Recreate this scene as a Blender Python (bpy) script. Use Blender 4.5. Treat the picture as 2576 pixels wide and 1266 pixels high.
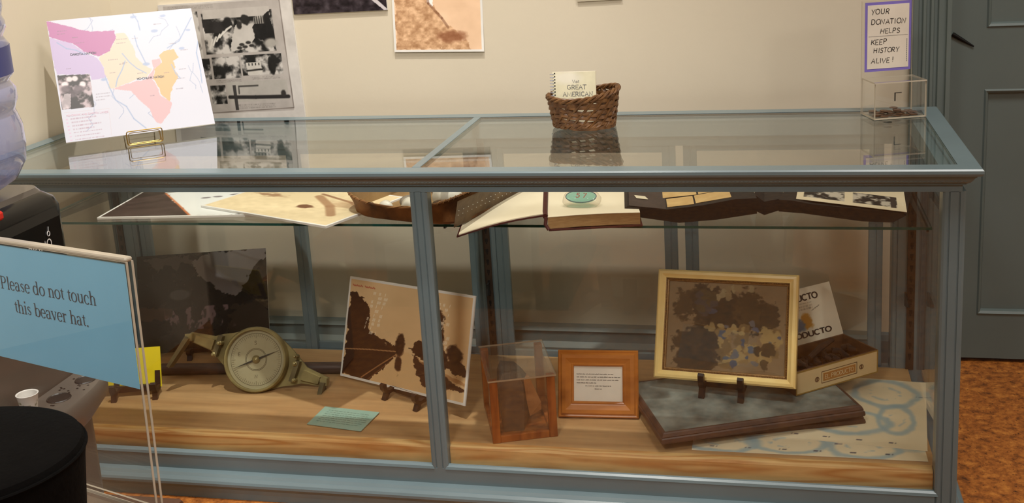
import bpy, math, random
import numpy as np
from mathutils import Matrix, Vector

PI = math.pi
scene = bpy.context.scene
for o in list(bpy.data.objects):
    bpy.data.objects.remove(o, do_unlink=True)

# ------------------------------------------------------------------ camera
CAM = (1.8348, -2.1764, 1.3269)
ROT = (1.3429, 0.0581, 0.2136)
FPX, CXP, CYP, WPX, HPX = 2823.0, 1304.72, 393.04, 2576.0, 1266.0
cam_data = bpy.data.cameras.new('camera')
cam = bpy.data.objects.new('camera', cam_data)
scene.collection.objects.link(cam)
cam.location = CAM
cam.rotation_euler = ROT
cam_data.sensor_width = 36.0
cam_data.sensor_fit = 'HORIZONTAL'
cam_data.lens = 36.0 * FPX / WPX
cam_data.shift_x = (WPX / 2 - CXP) / WPX
cam_data.shift_y = (CYP - HPX / 2) / WPX
cam_data.clip_start = 0.05
scene.camera = cam

# ------------------------------------------------------------------ world, lamps, exposure
world = bpy.data.worlds.new('world')
scene.world = world
world.use_nodes = True
world.node_tree.nodes['Background'].inputs[0].default_value = (0.9, 0.85, 0.78, 1)
world.node_tree.nodes['Background'].inputs[1].default_value = 0.05
scene.view_settings.view_transform = 'Standard'
scene.view_settings.look = 'None'
scene.view_settings.gamma = 1.0
scene.view_settings.exposure = -0.28
scene.cycles.transparent_max_bounces = 40


def lamp(name, kind, loc, target, energy, color, size=0.1, spot=None, blend=0.5):
    d = bpy.data.lights.new(name, kind)
    d.energy = energy
    d.color = color
    if kind == 'SPOT':
        d.spot_size = math.radians(spot)
        d.spot_blend = blend
        d.shadow_soft_size = size
    elif kind == 'AREA':
        d.shape = 'DISK'
        d.size = size
    o = bpy.data.objects.new(name, d)
    scene.collection.objects.link(o)
    o.location = loc
    o.rotation_euler = (Vector(target) - Vector(loc)).to_track_quat('-Z', 'Y').to_euler()
    return o


WARM = (1.0, 0.90, 0.76)
lamp('ceiling_spot', 'SPOT', (1.25, -0.44, 3.92), (0.32, 0.42, 0.7), 440, (1.0, 0.95, 0.87), 0.035, 62, 1.0)
lamp('front_fill', 'SPOT', (1.1, -2.9, 3.0), (0.70, 0.3, 0.5), 245, (1.0, 0.955, 0.89), 0.30, 56, 1.0)  # unseen spot added as frontal fill for the wall and case interior
lamp('room_lamp', 'AREA', (2.6, -0.9, 3.9), (2.5, -0.6, 0.0), 76, (1.0, 0.955, 0.90), 1.0)
lamp('side_lamp', 'AREA', (3.7, -1.25, 1.8), (1.9, 0.5, 0.95), 6.0, (1.0, 0.95, 0.89), 0.3)

# ------------------------------------------------------------------ helpers
def lin(c):
    c = np.asarray(c, float) / 255.0
    return np.where(c <= 0.04045, c / 12.92, ((c + 0.055) / 1.055) ** 2.4)


def rgba(c):
    v = lin(c)
    return (float(v[0]), float(v[1]), float(v[2]), 1.0)


class MB:
    def __init__(s):
        s.v, s.f, s.m = [], [], []

    def add(s, vs, fs, mi=0):
        b = len(s.v)
        s.v += [tuple(float(q) for q in p) for p in vs]
        s.f += [tuple(b + i for i in f) for f in fs]
        s.m += [mi] * len(fs)
        return s

    def hexa(s, p, mi=0):
        """8 points: bottom 4 ccw, top 4 ccw"""
        return s.add(p, [(3, 2, 1, 0), (4, 5, 6, 7), (0, 1, 5, 4), (1, 2, 6, 5), (2, 3, 7, 6), (3, 0, 4, 7)], mi)

    def box(s, x0, x1, y0, y1, z0, z1, mi=0):
        return s.hexa([(x0, y0, z0), (x1, y0, z0), (x1, y1, z0), (x0, y1, z0),
                       (x0, y0, z1), (x1, y0, z1), (x1, y1, z1), (x0, y1, z1)], mi)

    def bbox(s, x0, x1, y0, y1, z0, z1, b=0.002, mi=0):
        """box with chamfered edges (all vertical and top/bottom)"""
        b = min(b, (x1 - x0) / 2.01, (y1 - y0) / 2.01, (z1 - z0) / 2.01)
        def ring(i, z):
            return [(x0 + b + i, y0 + i, z), (x1 - b - i, y0 + i, z), (x1 - i, y0 + b + i, z), (x1 - i, y1 - b - i, z),
                    (x1 - b - i, y1 - i, z), (x0 + b + i, y1 - i, z), (x0 + i, y1 - b - i, z), (x0 + i, y0 + b + i, z)]
        b2 = b * 0.999
        R = [ring(b2 * 0.5, z0), ring(0, z0 + b2), ring(0, z1 - b2), ring(b2 * 0.5, z1)]
        return s.loft(R, True, True, mi)

    def loft(s, rings, cap0=True, cap1=True, mi=0, closed=True):
        n = len(rings[0])
        vs = [p for r in rings for p in r]
        fs = []
        for k in range(len(rings) - 1):
            for i in range(n if closed else n - 1):
                j = (i + 1) % n
                fs.append((k * n + i, k * n + j, (k + 1) * n + j, (k + 1) * n + i))
        if cap0:
            fs.append(tuple(range(n))[::-1])
        if cap1:
            fs.append(tuple((len(rings) - 1) * n + i for i in range(n)))
        return s.add(vs, fs, mi)

    def lathe(s, prof, c=(0, 0, 0), n=32, axis='Z', mi=0, cap0=True, cap1=True, sx=1, sy=1):
        rings = []
        for r, h in prof:
            ring = []
            for i in range(n):
                a = 2 * PI * i / n
                x, y = r * math.cos(a) * sx, r * math.sin(a) * sy
                if axis == 'Z':
                    p = (c[0] + x, c[1] + y, c[2] + h)
                elif axis == 'Y':
                    p = (c[0] + x, c[1] + h, c[2] - y)
                else:
                    p = (c[0] + h, c[1] + x, c[2] + y)
                ring.append(p)
            rings.append(ring)
        return s.loft(rings, cap0, cap1, mi)

    def tube(s, pts, r, n=8, mi=0, closed=False, flat=1.0):
        P = [np.array(p, float) for p in pts]
        m = len(P)
        rr = r if hasattr(r, '__len__') else [r] * m
        rings = []
        up = np.array([0, 0, 1.0])
        prev = None
        for i in range(m):
            if closed:
                t = P[(i + 1) % m] - P[i - 1]
            else:
                t = P[min(i + 1, m - 1)] - P[max(i - 1, 0)]
            t = t / (np.linalg.norm(t) + 1e-12)
            if prev is None:
                a = np.cross(t, up)
                if np.linalg.norm(a) < 1e-3:
                    a = np.cross(t, np.array([1.0, 0, 0]))
            else:
                a = prev - t * prev.dot(t)
            a = a / np.linalg.norm(a)
            prev = a
            b = np.cross(a, t)
            rings.append([P[i] + rr[i] * (a * math.cos(2 * PI * k / n) * flat + b * math.sin(2 * PI * k / n)) for k in range(n)])
        if closed:
            rings.append(rings[0])
        return s.loft(rings, not closed, not closed, mi)

    def prism(s, poly, d0, d1, axis='Y', mi=0):
        """polygon (a,b) extruded: axis Y -> (a,d,b); Z -> (a,b,d); X -> (d,a,b)"""
        def pt(p, d):
            return {'Y': (p[0], d, p[1]), 'Z': (p[0], p[1], d), 'X': (d, p[0], p[1])}[axis]
        return s.loft([[pt(p, d0) for p in poly], [pt(p, d1) for p in poly]], True, True, mi)

    def frame(s, w, h, prof, cx=0, cz=0, mi=0):
        """mitred frame in the xz plane; prof = (inset, y) loop around the moulding"""
        rings = []
        for i, y in prof + [prof[0]]:
            rings.append([(cx - w / 2 + i, y, cz - h / 2 + i), (cx + w / 2 - i, y, cz - h / 2 + i),
                          (cx + w / 2 - i, y, cz + h / 2 - i), (cx - w / 2 + i, y, cz + h / 2 - i)])
        return s.loft(rings, False, False, mi)

    def build(s, name, mats, parent=None, smooth=False, xf=None):
        me = bpy.data.meshes.new(name)
        v = s.v
        if xf is not None:
            v = [tuple(xf @ Vector(p)) for p in v]
        me.from_pydata(v, [], s.f)
        if not isinstance(mats, (list, tuple)):
            mats = [mats]
        for m in mats:
            me.materials.append(m)
        if any(s.m):
            me.polygons.foreach_set('material_index', s.m)
        import bmesh
        bm = bmesh.new()
        bm.from_mesh(me)
        bmesh.ops.recalc_face_normals(bm, faces=bm.faces)
        bm.to_mesh(me)
        bm.free()
        if smooth:
            me.polygons.foreach_set('use_smooth', [True] * len(me.polygons))
            try:
                me.set_sharp_from_angle(angle=math.radians(40))
            except Exception:
                pass
        me.update()
        o = bpy.data.objects.new(name, me)
        scene.collection.objects.link(o)
        if parent:
            o.parent = parent
        return o


def tag(o, label, cat, group=None, kind=None):
    o['label'] = label
    o['category'] = cat
    if group:
        o['group'] = group
    if kind:
        o['kind'] = kind
    return o


def thing(name, label, cat, loc=(0, 0, 0), rot=None, group=None):
    o = bpy.data.objects.new(name, None)
    o.empty_display_size = 0.05
    scene.collection.objects.link(o)
    o.location = loc
    if rot is not None:
        o.rotation_euler = rot
    return tag(o, label, cat, group)


def pose(yaw, lean=0.0, roll=0.0):
    """local x = width, y = into the depth, z = height; leaning backwards by lean"""
    ex = Vector((math.cos(yaw), math.sin(yaw), 0))
    n = Vector((math.sin(yaw), -math.cos(yaw), 0))
    up = Vector((0, 0, 1)) * math.cos(lean) - n * math.sin(lean)
    a = ex * math.cos(roll) + up * math.sin(roll)
    b = -ex * math.sin(roll) + up * math.cos(roll)
    y = b.cross(a)
    return Matrix((a, y, b)).transposed().to_euler()


def struct(o):
    o['kind'] = 'structure'
    return o


# ------------------------------------------------------------------ materials
def mat(name, col, rough=0.5, metal=0.0, col2=None, nscale=12.0, bump=0.0, bscale=60.0, spec=0.5, stretch=None, coat=0.0):
    m = bpy.data.materials.new(name)
    m.use_nodes = True
    nt = m.node_tree
    b = nt.nodes['Principled BSDF']
    b.inputs['Roughness'].default_value = rough
    b.inputs['Metallic'].default_value = metal
    b.inputs['Specular IOR Level'].default_value = spec
    b.inputs['Coat Weight'].default_value = coat
    tc = nt.nodes.new('ShaderNodeTexCoord')
    mp = nt.nodes.new('ShaderNodeMapping')
    nt.links.new(tc.outputs['Object'], mp.inputs['Vector'])
    if stretch:
        mp.inputs['Scale'].default_value = stretch
    n = nt.nodes.new('ShaderNodeTexNoise')
    n.inputs['Scale'].default_value = nscale
    n.inputs['Detail'].default_value = 5
    nt.links.new(mp.outputs['Vector'], n.inputs['Vector'])
    r = nt.nodes.new('ShaderNodeValToRGB')
    c2 = col2 if col2 is not None else tuple(int(q * 0.93) for q in col)
    r.color_ramp.elements[0].position = 0.3
    r.color_ramp.elements[1].position = 0.7
    r.color_ramp.elements[0].color = rgba(c2)
    r.color_ramp.elements[1].color = rgba(col)
    nt.links.new(n.outputs['Fac'], r.inputs['Fac'])
    nt.links.new(r.outputs['Color'], b.inputs['Base Color'])
    if bump:
        n2 = nt.nodes.new('ShaderNodeTexNoise')
        n2.inputs['Scale'].default_value = bscale
        n2.inputs['Detail'].default_value = 4
        nt.links.new(mp.outputs['Vector'], n2.inputs['Vector'])
        bp = nt.nodes.new('ShaderNodeBump')
        bp.inputs['Strength'].default_value = bump
        bp.inputs['Distance'].default_value = 0.003
        nt.links.new(n2.outputs['Fac'], bp.inputs['Height'])
        nt.links.new(bp.outputs['Normal'], b.inputs['Normal'])
    return m


def glass(name, tint=(0.95, 0.98, 0.96), ior=1.6, gloss=(1, 1, 1), body=None, body_mix=0.0, rough=0.0):
    """pane: clear straight-through transmission plus a Fresnel mirror layer on the outer faces"""
    m = bpy.data.materials.new(name)
    m.use_nodes = True
    nt = m.node_tree
    for n in list(nt.nodes):
        nt.nodes.remove(n)
    out = nt.nodes.new('ShaderNodeOutputMaterial')
    tr = nt.nodes.new('ShaderNodeBsdfTransparent')
    tr.inputs[0].default_value = (*tint, 1)
    gl = nt.nodes.new('ShaderNodeBsdfGlossy')
    gl.inputs['Roughness'].default_value = rough
    gl.inputs['Color'].default_value = (*gloss, 1)
    fr = nt.nodes.new('ShaderNodeFresnel')
    fr.inputs['IOR'].default_value = ior
    geo = nt.nodes.new('ShaderNodeNewGeometry')
    ev = nt.nodes.new('ShaderNodeMath')
    ev.operation = 'MULTIPLY_ADD'
    ev.inputs[1].default_value = 1.0 / ior - ior
    ev.inputs[2].default_value = ior
    nt.links.new(geo.outputs['Backfacing'], ev.inputs[0])
    nt.links.new(ev.outputs[0], fr.inputs['IOR'])
    base = tr
    if body is not None:
        df = nt.nodes.new('ShaderNodeBsdfDiffuse')
        df.inputs[0].default_value = rgba(body)
        mx0 = nt.nodes.new('ShaderNodeMixShader')
        mx0.inputs[0].default_value = body_mix
        nt.links.new(tr.outputs[0], mx0.inputs[1])
        nt.links.new(df.outputs[0], mx0.inputs[2])
        base = mx0
    mx = nt.nodes.new('ShaderNodeMixShader')
    nt.links.new(fr.outputs[0], mx.inputs[0])
    nt.links.new(base.outputs[0], mx.inputs[1])
    nt.links.new(gl.outputs[0], mx.inputs[2])
    nt.links.new(mx.outputs[0], out.inputs[0])
    return m


def picmat(name, rough=0.4, spec=0.4):
    m = bpy.data.materials.new(name)
    m.use_nodes = True
    nt = m.node_tree
    b = nt.nodes['Principled BSDF']
    b.inputs['Roughness'].default_value = rough
    b.inputs['Specular IOR Level'].default_value = spec
    a = nt.nodes.new('ShaderNodeAttribute')
    a.attribute_name = 'Col'
    nt.links.new(a.outputs['Color'], b.inputs['Base Color'])
    return m


def woodmat(name, light, dark, rough=0.5, sc=(1.2, 14, 14), ring=3.0, fine=0.35):
    m = bpy.data.materials.new(name)
    m.use_nodes = True
    nt = m.node_tree
    b = nt.nodes['Principled BSDF']
    b.inputs['Roughness'].default_value = rough
    tc = nt.nodes.new('ShaderNodeTexCoord')
    mp = nt.nodes.new('ShaderNodeMapping')
    mp.inputs['Scale'].default_value = sc
    nt.links.new(tc.outputs['Object'], mp.inputs['Vector'])
    n = nt.nodes.new('ShaderNodeTexNoise')
    n.inputs['Scale'].default_value = 1.0
    n.inputs['Detail'].default_value = 2.0
    n.inputs['Distortion'].default_value = 0.35
    nt.links.new(mp.outputs['Vector'], n.inputs['Vector'])
    mu = nt.nodes.new('ShaderNodeMath')
    mu.operation = 'MULTIPLY'
    mu.inputs[1].default_value = ring * 2
    nt.links.new(n.outputs['Fac'], mu.inputs[0])
    frc = nt.nodes.new('ShaderNodeMath')
    frc.operation = 'PINGPONG'
    frc.inputs[1].default_value = 0.5
    nt.links.new(mu.outputs[0], frc.inputs[0])
    r = nt.nodes.new('ShaderNodeValToRGB')
    r.color_ramp.elements[0].color = rgba(dark)
    r.color_ramp.elements[1].color = rgba(light)
    r.color_ramp.elements[0].position = 0.02
    r.color_ramp.elements[1].position = 0.36
    nt.links.new(frc.outputs[0], r.inputs['Fac'])
    n2 = nt.nodes.new('ShaderNodeTexNoise')
    n2.inputs['Scale'].default_value = 9.0
    n2.inputs['Detail'].default_value = 6
    nt.links.new(mp.outputs['Vector'], n2.inputs['Vector'])
    mx = nt.nodes.new('ShaderNodeMix')
    mx.data_type = 'RGBA'
    mx.blend_type = 'MULTIPLY'
    mx.inputs[0].default_value = fine
    nt.links.new(r.outputs['Color'], mx.inputs[6])
    nt.links.new(n2.outputs['Fac'], mx.inputs[7])
    nt.links.new(mx.outputs[2], b.inputs['Base Color'])
    return m


M_PAINT = mat('grey_green_paint', (112, 130, 136), 0.30, col2=(104, 121, 127), nscale=5, bump=0.05, bscale=25)
M_PAINT_D = mat('door_paint', (104, 116, 114), 0.5, col2=(98, 110, 108), nscale=3, bump=0.04, bscale=30)
M_WALL = mat('cream_wall_paint', (217, 207, 187), 0.75, col2=(212, 202, 182), nscale=2.5, bump=0.06, bscale=90, spec=0.2)
M_CEIL = mat('white_ceiling_paint', (225, 220, 208), 0.9, spec=0.1)
M_PINE = woodmat('pine_board', (236, 194, 130), (208, 150, 86), 0.42, (1.6, 16, 16), 4.0, 0.3)
M_PLY = woodmat('birch_plywood', (204, 164, 114), (190, 148, 100), 0.55, (1.1, 10, 3), 2.0, 0.35)
M_OAK = woodmat('orange_brown_wood', (176, 100, 44), (140, 72, 28), 0.35, (20, 20, 3), 2.0, 0.35)
M_MAPLE = woodmat('honey_wood', (196, 120, 48), (172, 98, 36), 0.28, (4, 14, 14), 1.6, 0.25)
M_GOLD = mat('gold_cream_frame', (252, 224, 152), 0.3, 0.0, (246, 212, 136), 30)
M_GOLDB = mat('beaded_gilt', (150, 112, 60), 0.4, 0.3, (120, 86, 44), 200)
M_DARKW = mat('dark_walnut_wood', (52, 30, 20), 0.4, 0, (38, 20, 14), 40)
M_BLACK = mat('black_plastic', (18, 18, 20), 0.25)
M_BLACKM = mat('black_easel_paint', (10, 10, 10), 0.45, spec=0.25)
M_BRASS = mat('aged_brass', (172, 158, 108), 0.36, 0.45, (136, 122, 80), 25)
M_BRASSD = mat('tarnished_brass', (122, 110, 76), 0.42, 0.4, (92, 82, 56), 30)
M_WIRE = mat('brass_wire', (150, 122, 62), 0.35, 0.8)
M_DIAL = mat('silvered_dial', (206, 202, 172), 0.4, 0.0, (192, 186, 154), 14)
M_STEEL = mat('dark_steel', (70, 72, 72), 0.35, 0.8)
M_STAND = mat('rusty_brown_standard', (70, 56, 46), 0.5, 0.2, (52, 42, 35), 30)
M_SLOT = mat('slot_black', (12, 10, 9), 0.8)
M_CARD = mat('white_foam_core', (240, 238, 234), 0.5, spec=0.2)
M_CREAM = mat('cream_card', (226, 214, 186), 0.55, spec=0.2)
M_PIC = picmat('printed_picture', 0.42, 0.35)
M_PICM = picmat('printed_matte', 0.6, 0.25)
M_PICG = picmat('printed_gloss', 0.16, 0.5)
M_INK = mat('black_ink', (30, 28, 28), 0.6)
M_INKG = mat('grey_ink', (88, 92, 104), 0.6)
M_INKB = mat('marker_ink', (38, 32, 30), 0.6)
M_RED = mat('red_ink', (150, 44, 34), 0.6)
M_WHITEINK = mat('white_print', (225, 225, 225), 0.4)
M_BLUEPAPER = mat('sky_blue_paper', (150, 216, 252), 0.7, col2=(145, 210, 246), nscale=8, spec=0.2)
M_YELLOW = mat('yellow_card', (255, 236, 46), 0.6, col2=(252, 228, 38), spec=0.2)
M_TEAL = mat('pale_teal_card', (150, 184, 170), 0.6, col2=(140, 174, 160), spec=0.2)
M_PURPLE = mat('violet_border_paper', (132, 116, 206), 0.6)
M_PAPER = mat('white_paper', (240, 232, 218), 0.65, spec=0.2)
M_PAGE = mat('blank_cream_page', (236, 224, 198), 0.65, col2=(226, 212, 184), nscale=9, spec=0.2)
M_PAGEEDGE = mat('page_block_edge', (178, 142, 94), 0.7, 0, (142, 106, 64), 60, stretch=(1, 1, 18))
M_MAROON = mat('maroon_cloth', (84, 34, 28), 0.6, 0, (62, 24, 20), 60)
M_ALBUM = mat('black_album_leather', (27, 22, 20), 0.6, 0, (17, 14, 13), 40, bump=0.3, bscale=80)
M_ALBUMP = mat('charcoal_album_page', (68, 56, 50), 0.7, 0, (56, 46, 40), 30)
M_TANP = mat('tan_clipping', (206, 172, 116), 0.7, 0, (186, 150, 96), 40)
M_BARK = mat('birch_bark', (150, 100, 52), 0.65, 0, (78, 46, 24), 22, bump=0.5, bscale=50)
M_BARKI = mat('birch_bark_inner', (158, 130, 90), 0.7, 0, (132, 100, 60), 16, bump=0.3, bscale=60)
M_BARKE = mat('stitched_bark_end', (118, 94, 66), 0.5, 0, (84, 64, 44), 30, bump=0.4, bscale=60)
M_STITCH = mat('tan_root_stitch', (166, 124, 74), 0.6)
M_THREAD = mat('pale_stitch', (206, 200, 188), 0.3)
M_STONE_W = mat('white_stone', (226, 222, 210), 0.35, 0, (200, 192, 176), 20)
M_STONE_G = mat('grey_stone', (150, 140, 126), 0.5, 0, (112, 102, 90), 20, bump=0.3)
M_STONE_B = mat('brown_stone', (120, 92, 66), 0.5, 0, (84, 62, 44), 20, bump=0.3)
M_WICKER = mat('brown_wicker', (122, 84, 46), 0.42, 0, (78, 48, 24), 45)
M_SLATE = mat('dusty_slate', (142, 148, 140), 0.6, 0, (58, 66, 62), 14, bump=0.35, bscale=30)
M_SLATEE = mat('slate_wood_edge', (84, 58, 46), 0.5, 0, (60, 42, 34), 30)
M_ROD = mat('dark_brown_rod', (86, 66, 58), 0.5, 0, (64, 48, 42), 18, stretch=(1, 8, 8))
M_CIGAR = mat('buff_cigar_paper', (216, 194, 150), 0.6, 0, (204, 180, 136), 10, spec=0.2)
M_CIGARW = mat('cedar_box_wood', (104, 72, 46), 0.7, 0, (80, 54, 34), 30)
M_CIGARG = mat('gilt_box_edge', (150, 122, 58), 0.5)
M_LBL = mat('ochre_label', (176, 122, 58), 0.5)
M_SCRAP = mat('dark_relic_scrap', (58, 40, 30), 0.7, 0, (34, 22, 16), 30)
M_FRAG = mat('dark_hewn_wood', (92, 72, 54), 0.75, 0, (56, 42, 32), 14, bump=0.6, bscale=20)
M_FRAGL = mat('split_wood_face', (196, 136, 84), 0.7, 0, (150, 98, 58), 18, bump=0.4)
M_HAT = mat('black_beaver_felt', (11, 10, 10), 0.9, 0, (7, 6, 6), 60, bump=0.25, bscale=200, spec=0.12)
M_STANDTOP = mat('stand_brown_wood', (96, 52, 26), 0.4, 0, (70, 36, 18), 20)
M_COOLER = mat('graphite_plastic', (112, 106, 98), 0.38, 0.25, (104, 98, 90), 6)
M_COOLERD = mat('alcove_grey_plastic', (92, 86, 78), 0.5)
M_HEADTOP = mat('grey_gloss_cap', (84, 78, 72), 0.25, 0.2)
M_GLOSSBLK = mat('gloss_black_panel', (11, 11, 12), 0.2, spec=0.3)
M_TRAY = mat('drip_tray_grey', (128, 122, 114), 0.35, 0.5)
M_REDB = mat('red_button', (206, 40, 28), 0.4)
M_LABELB = mat('navy_label', (60, 70, 140), 0.4)
M_COIN = mat('copper_coin', (120, 84, 58), 0.4, 0.6, (92, 64, 46), 30)
M_COINS = mat('silver_coin', (150, 146, 138), 0.35, 0.7)
M_HEAT = mat('heater_enamel', (104, 114, 114), 0.4)
M_FIN = mat('heater_dark_gap', (26, 27, 27), 0.7)
M_GEDGE = mat('green_glass_edge', (22, 76, 68), 0.2)
M_AEDGE = mat('bright_acrylic_edge', (206, 196, 178), 0.2)
M_GLASS = glass('clear_pane', (0.985, 0.992, 0.985), 1.5)
M_GLASST = glass('top_pane', (0.975, 0.988, 0.975), 1.55)
M_SHELF = glass('shelf_pane', (0.98, 0.99, 0.982), 1.5)
M_ACRYL = glass('clear_acrylic', (0.985, 0.985, 0.98), 1.42)
M_SPECG = glass('old_glass', (0.96, 0.95, 0.93), 1.48, body=(170, 150, 130), body_mix=0.04)
M_BOTTLE = glass('blue_bottle_plastic', (0.80, 0.82, 0.94), 1.5, body=(158, 166, 212), body_mix=0.34, rough=0.05)
M_TEALG = glass('aqua_glass', (0.66, 0.88, 0.86), 1.5, body=(120, 190, 190), body_mix=0.15)


def cork():
    m = bpy.data.materials.new('cork_floor')
    m.use_nodes = True
    nt = m.node_tree
    b = nt.nodes['Principled BSDF']
    b.inputs['Roughness'].default_value = 0.5
    tc = nt.nodes.new('ShaderNodeTexCoord')
    n = nt.nodes.new('ShaderNodeTexNoise')
    n.inputs['Scale'].default_value = 38
    n.inputs['Detail'].default_value = 8
    n.inputs['Roughness'].default_value = 0.7
    nt.links.new(tc.outputs['Object'], n.inputs['Vector'])
    r = nt.nodes.new('ShaderNodeValToRGB')
    e = r.color_ramp.elements
    e[0].position, e[0].color = 0.32, rgba((84, 46, 18))
    e[1].position, e[1].color = 0.68, rgba((214, 140, 62))
    k = r.color_ramp.elements.new(0.5)
    k.color = rgba((170, 100, 40))
    nt.links.new(n.outputs['Fac'], r.inputs['Fac'])
    v = nt.nodes.new('ShaderNodeTexNoise')
    v.inputs['Scale'].default_value = 130
    v.inputs['Detail'].default_value = 2
    nt.links.new(tc.outputs['Object'], v.inputs['Vector'])
    r2 = nt.nodes.new('ShaderNodeValToRGB')
    r2.color_ramp.elements[0].position = 0.30
    r2.color_ramp.elements[1].position = 0.38
    r2.color_ramp.elements[0].color = (0.12, 0.08, 0.05, 1)
    r2.color_ramp.elements[1].color = (1, 1, 1, 1)
    nt.links.new(v.outputs['Fac'], r2.inputs['Fac'])
    mx = nt.nodes.new('ShaderNodeMix')
    mx.data_type = 'RGBA'
    mx.blend_type = 'MULTIPLY'
    mx.inputs[0].default_value = 0.8
    nt.links.new(r.outputs['Color'], mx.inputs[6])
    nt.links.new(r2.outputs['Color'], mx.inputs[7])
    nt.links.new(mx.outputs[2], b.inputs['Base Color'])
    return m


M_CORK = cork()

# ------------------------------------------------------------------ painted prints (colour per vertex of the print's own mesh)
def fbm(nx, ny, fx, fy, seed, octv=4, gain=0.55):
    rng = np.random.default_rng(seed)
    out = np.zeros((ny, nx))
    amp, tot = 1.0, 0.0
    for o in range(octv):
        gx, gy = max(2, int(fx * 2 ** o) + 2), max(2, int(fy * 2 ** o) + 2)
        g = rng.random((gy, gx))
        x = np.linspace(0, gx - 1.001, nx)
        y = np.linspace(0, gy - 1.001, ny)
        xi, yi = x.astype(int), y.astype(int)
        tx, ty = x - xi, y - yi
        tx = tx * tx * (3 - 2 * tx)
        ty = ty * ty * (3 - 2 * ty)
        a = g[np.ix_(yi, xi)] * (1 - tx) + g[np.ix_(yi, xi + 1)] * tx
        b = g[np.ix_(yi + 1, xi)] * (1 - tx) + g[np.ix_(yi + 1, xi + 1)] * tx
        out += amp * (a * (1 - ty)[:, None] + b * ty[:, None])
        tot += amp
        amp *= gain
    return out / tot


class Cv:
    """small painting surface; u right, v down, both 0..1, colours sRGB 0..255"""
    def __init__(s, nx, ny, col):
        s.nx, s.ny = nx, ny
        s.a = np.zeros((ny, nx, 3)) + np.array(col, float)
        s.u, s.v = np.meshgrid(np.linspace(0, 1, nx), np.linspace(0, 1, ny))

    def put(s, mask, col, op=1.0):
        k = np.clip(mask, 0, 1)[..., None] * op
        s.a = s.a * (1 - k) + np.array(col, float) * k

    def poly(s, pts, col, op=1.0, wob=0.0, seed=0):
        u, v = s.u, s.v
        if wob:
            u = u + (fbm(s.nx, s.ny, 22, 20, seed, 4) - 0.5) * wob * 1.5
            v = v + (fbm(s.nx, s.ny, 22, 20, seed + 1, 4) - 0.5) * wob * 1.5
        ins = np.zeros(u.shape, bool)
        n = len(pts)
        for i in range(n):
            x0, y0 = pts[i]
            x1, y1 = pts[(i + 1) % n]
            if y0 == y1:
                continue
            c = ((y0 > v) != (y1 > v)) & (u < (x1 - x0) * (v - y0) / (y1 - y0) + x0)
            ins ^= c
        s.put(ins.astype(float), col, op)

    def rect(s, u0, v0, u1, v1, col, op=1.0):
        s.put(((s.u >= u0) & (s.u <= u1) & (s.v >= v0) & (s.v <= v1)).astype(float), col, op)

    def ell(s, cu, cv, ru, rv, col, op=1.0, soft=0.15, wob=0.0, seed=0):
        d = np.sqrt(((s.u - cu) / ru) ** 2 + ((s.v - cv) / rv) ** 2)
        if wob:
            d = d + (fbm(s.nx, s.ny, 20, 20, seed, 5) - 0.5) * wob * 1.3
        s.put((1 - d) / soft + 0.5, col, op)

    def line(s, pts, w, col, op=1.0):
        asp = s.ny / s.nx
        for (x0, y0), (x1, y1) in zip(pts[:-1], pts[1:]):
            dx, dy = x1 - x0, (y1 - y0) * asp
            L2 = dx * dx + dy * dy + 1e-12
            t = np.clip(((s.u - x0) * dx + (s.v - y0) * asp * dy) / L2, 0, 1)
            d = np.hypot(s.u - x0 - t * dx, (s.v - y0) * asp - t * dy)
            s.put(np.clip((w - d) / (w * 0.5) + 0.5, 0, 1), col, op)

    def tex(s, fx, fy, seed, amt, octv=4):
        s.a = np.clip(s.a + (fbm(s.nx, s.ny, fx, fy, seed, octv) - 0.5)[..., None] * amt, 0, 255)

    def textrow(s, u0, u1, v, h, col, seed, op=0.6):
        rng = random.Random(seed)
        u = u0
        while u < u1:
            w = rng.uniform(0.25, 1.0) * h * 2
            s.rect(u, v, min(u + w, u1), v + h, col, op * rng.uniform(0.5, 1))
            u += w + h * rng.uniform(0.2, 0.5)

    def thresh(s, f, lo, hi):
        return np.clip((f - lo) / (hi - lo), 0, 1)


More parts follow.
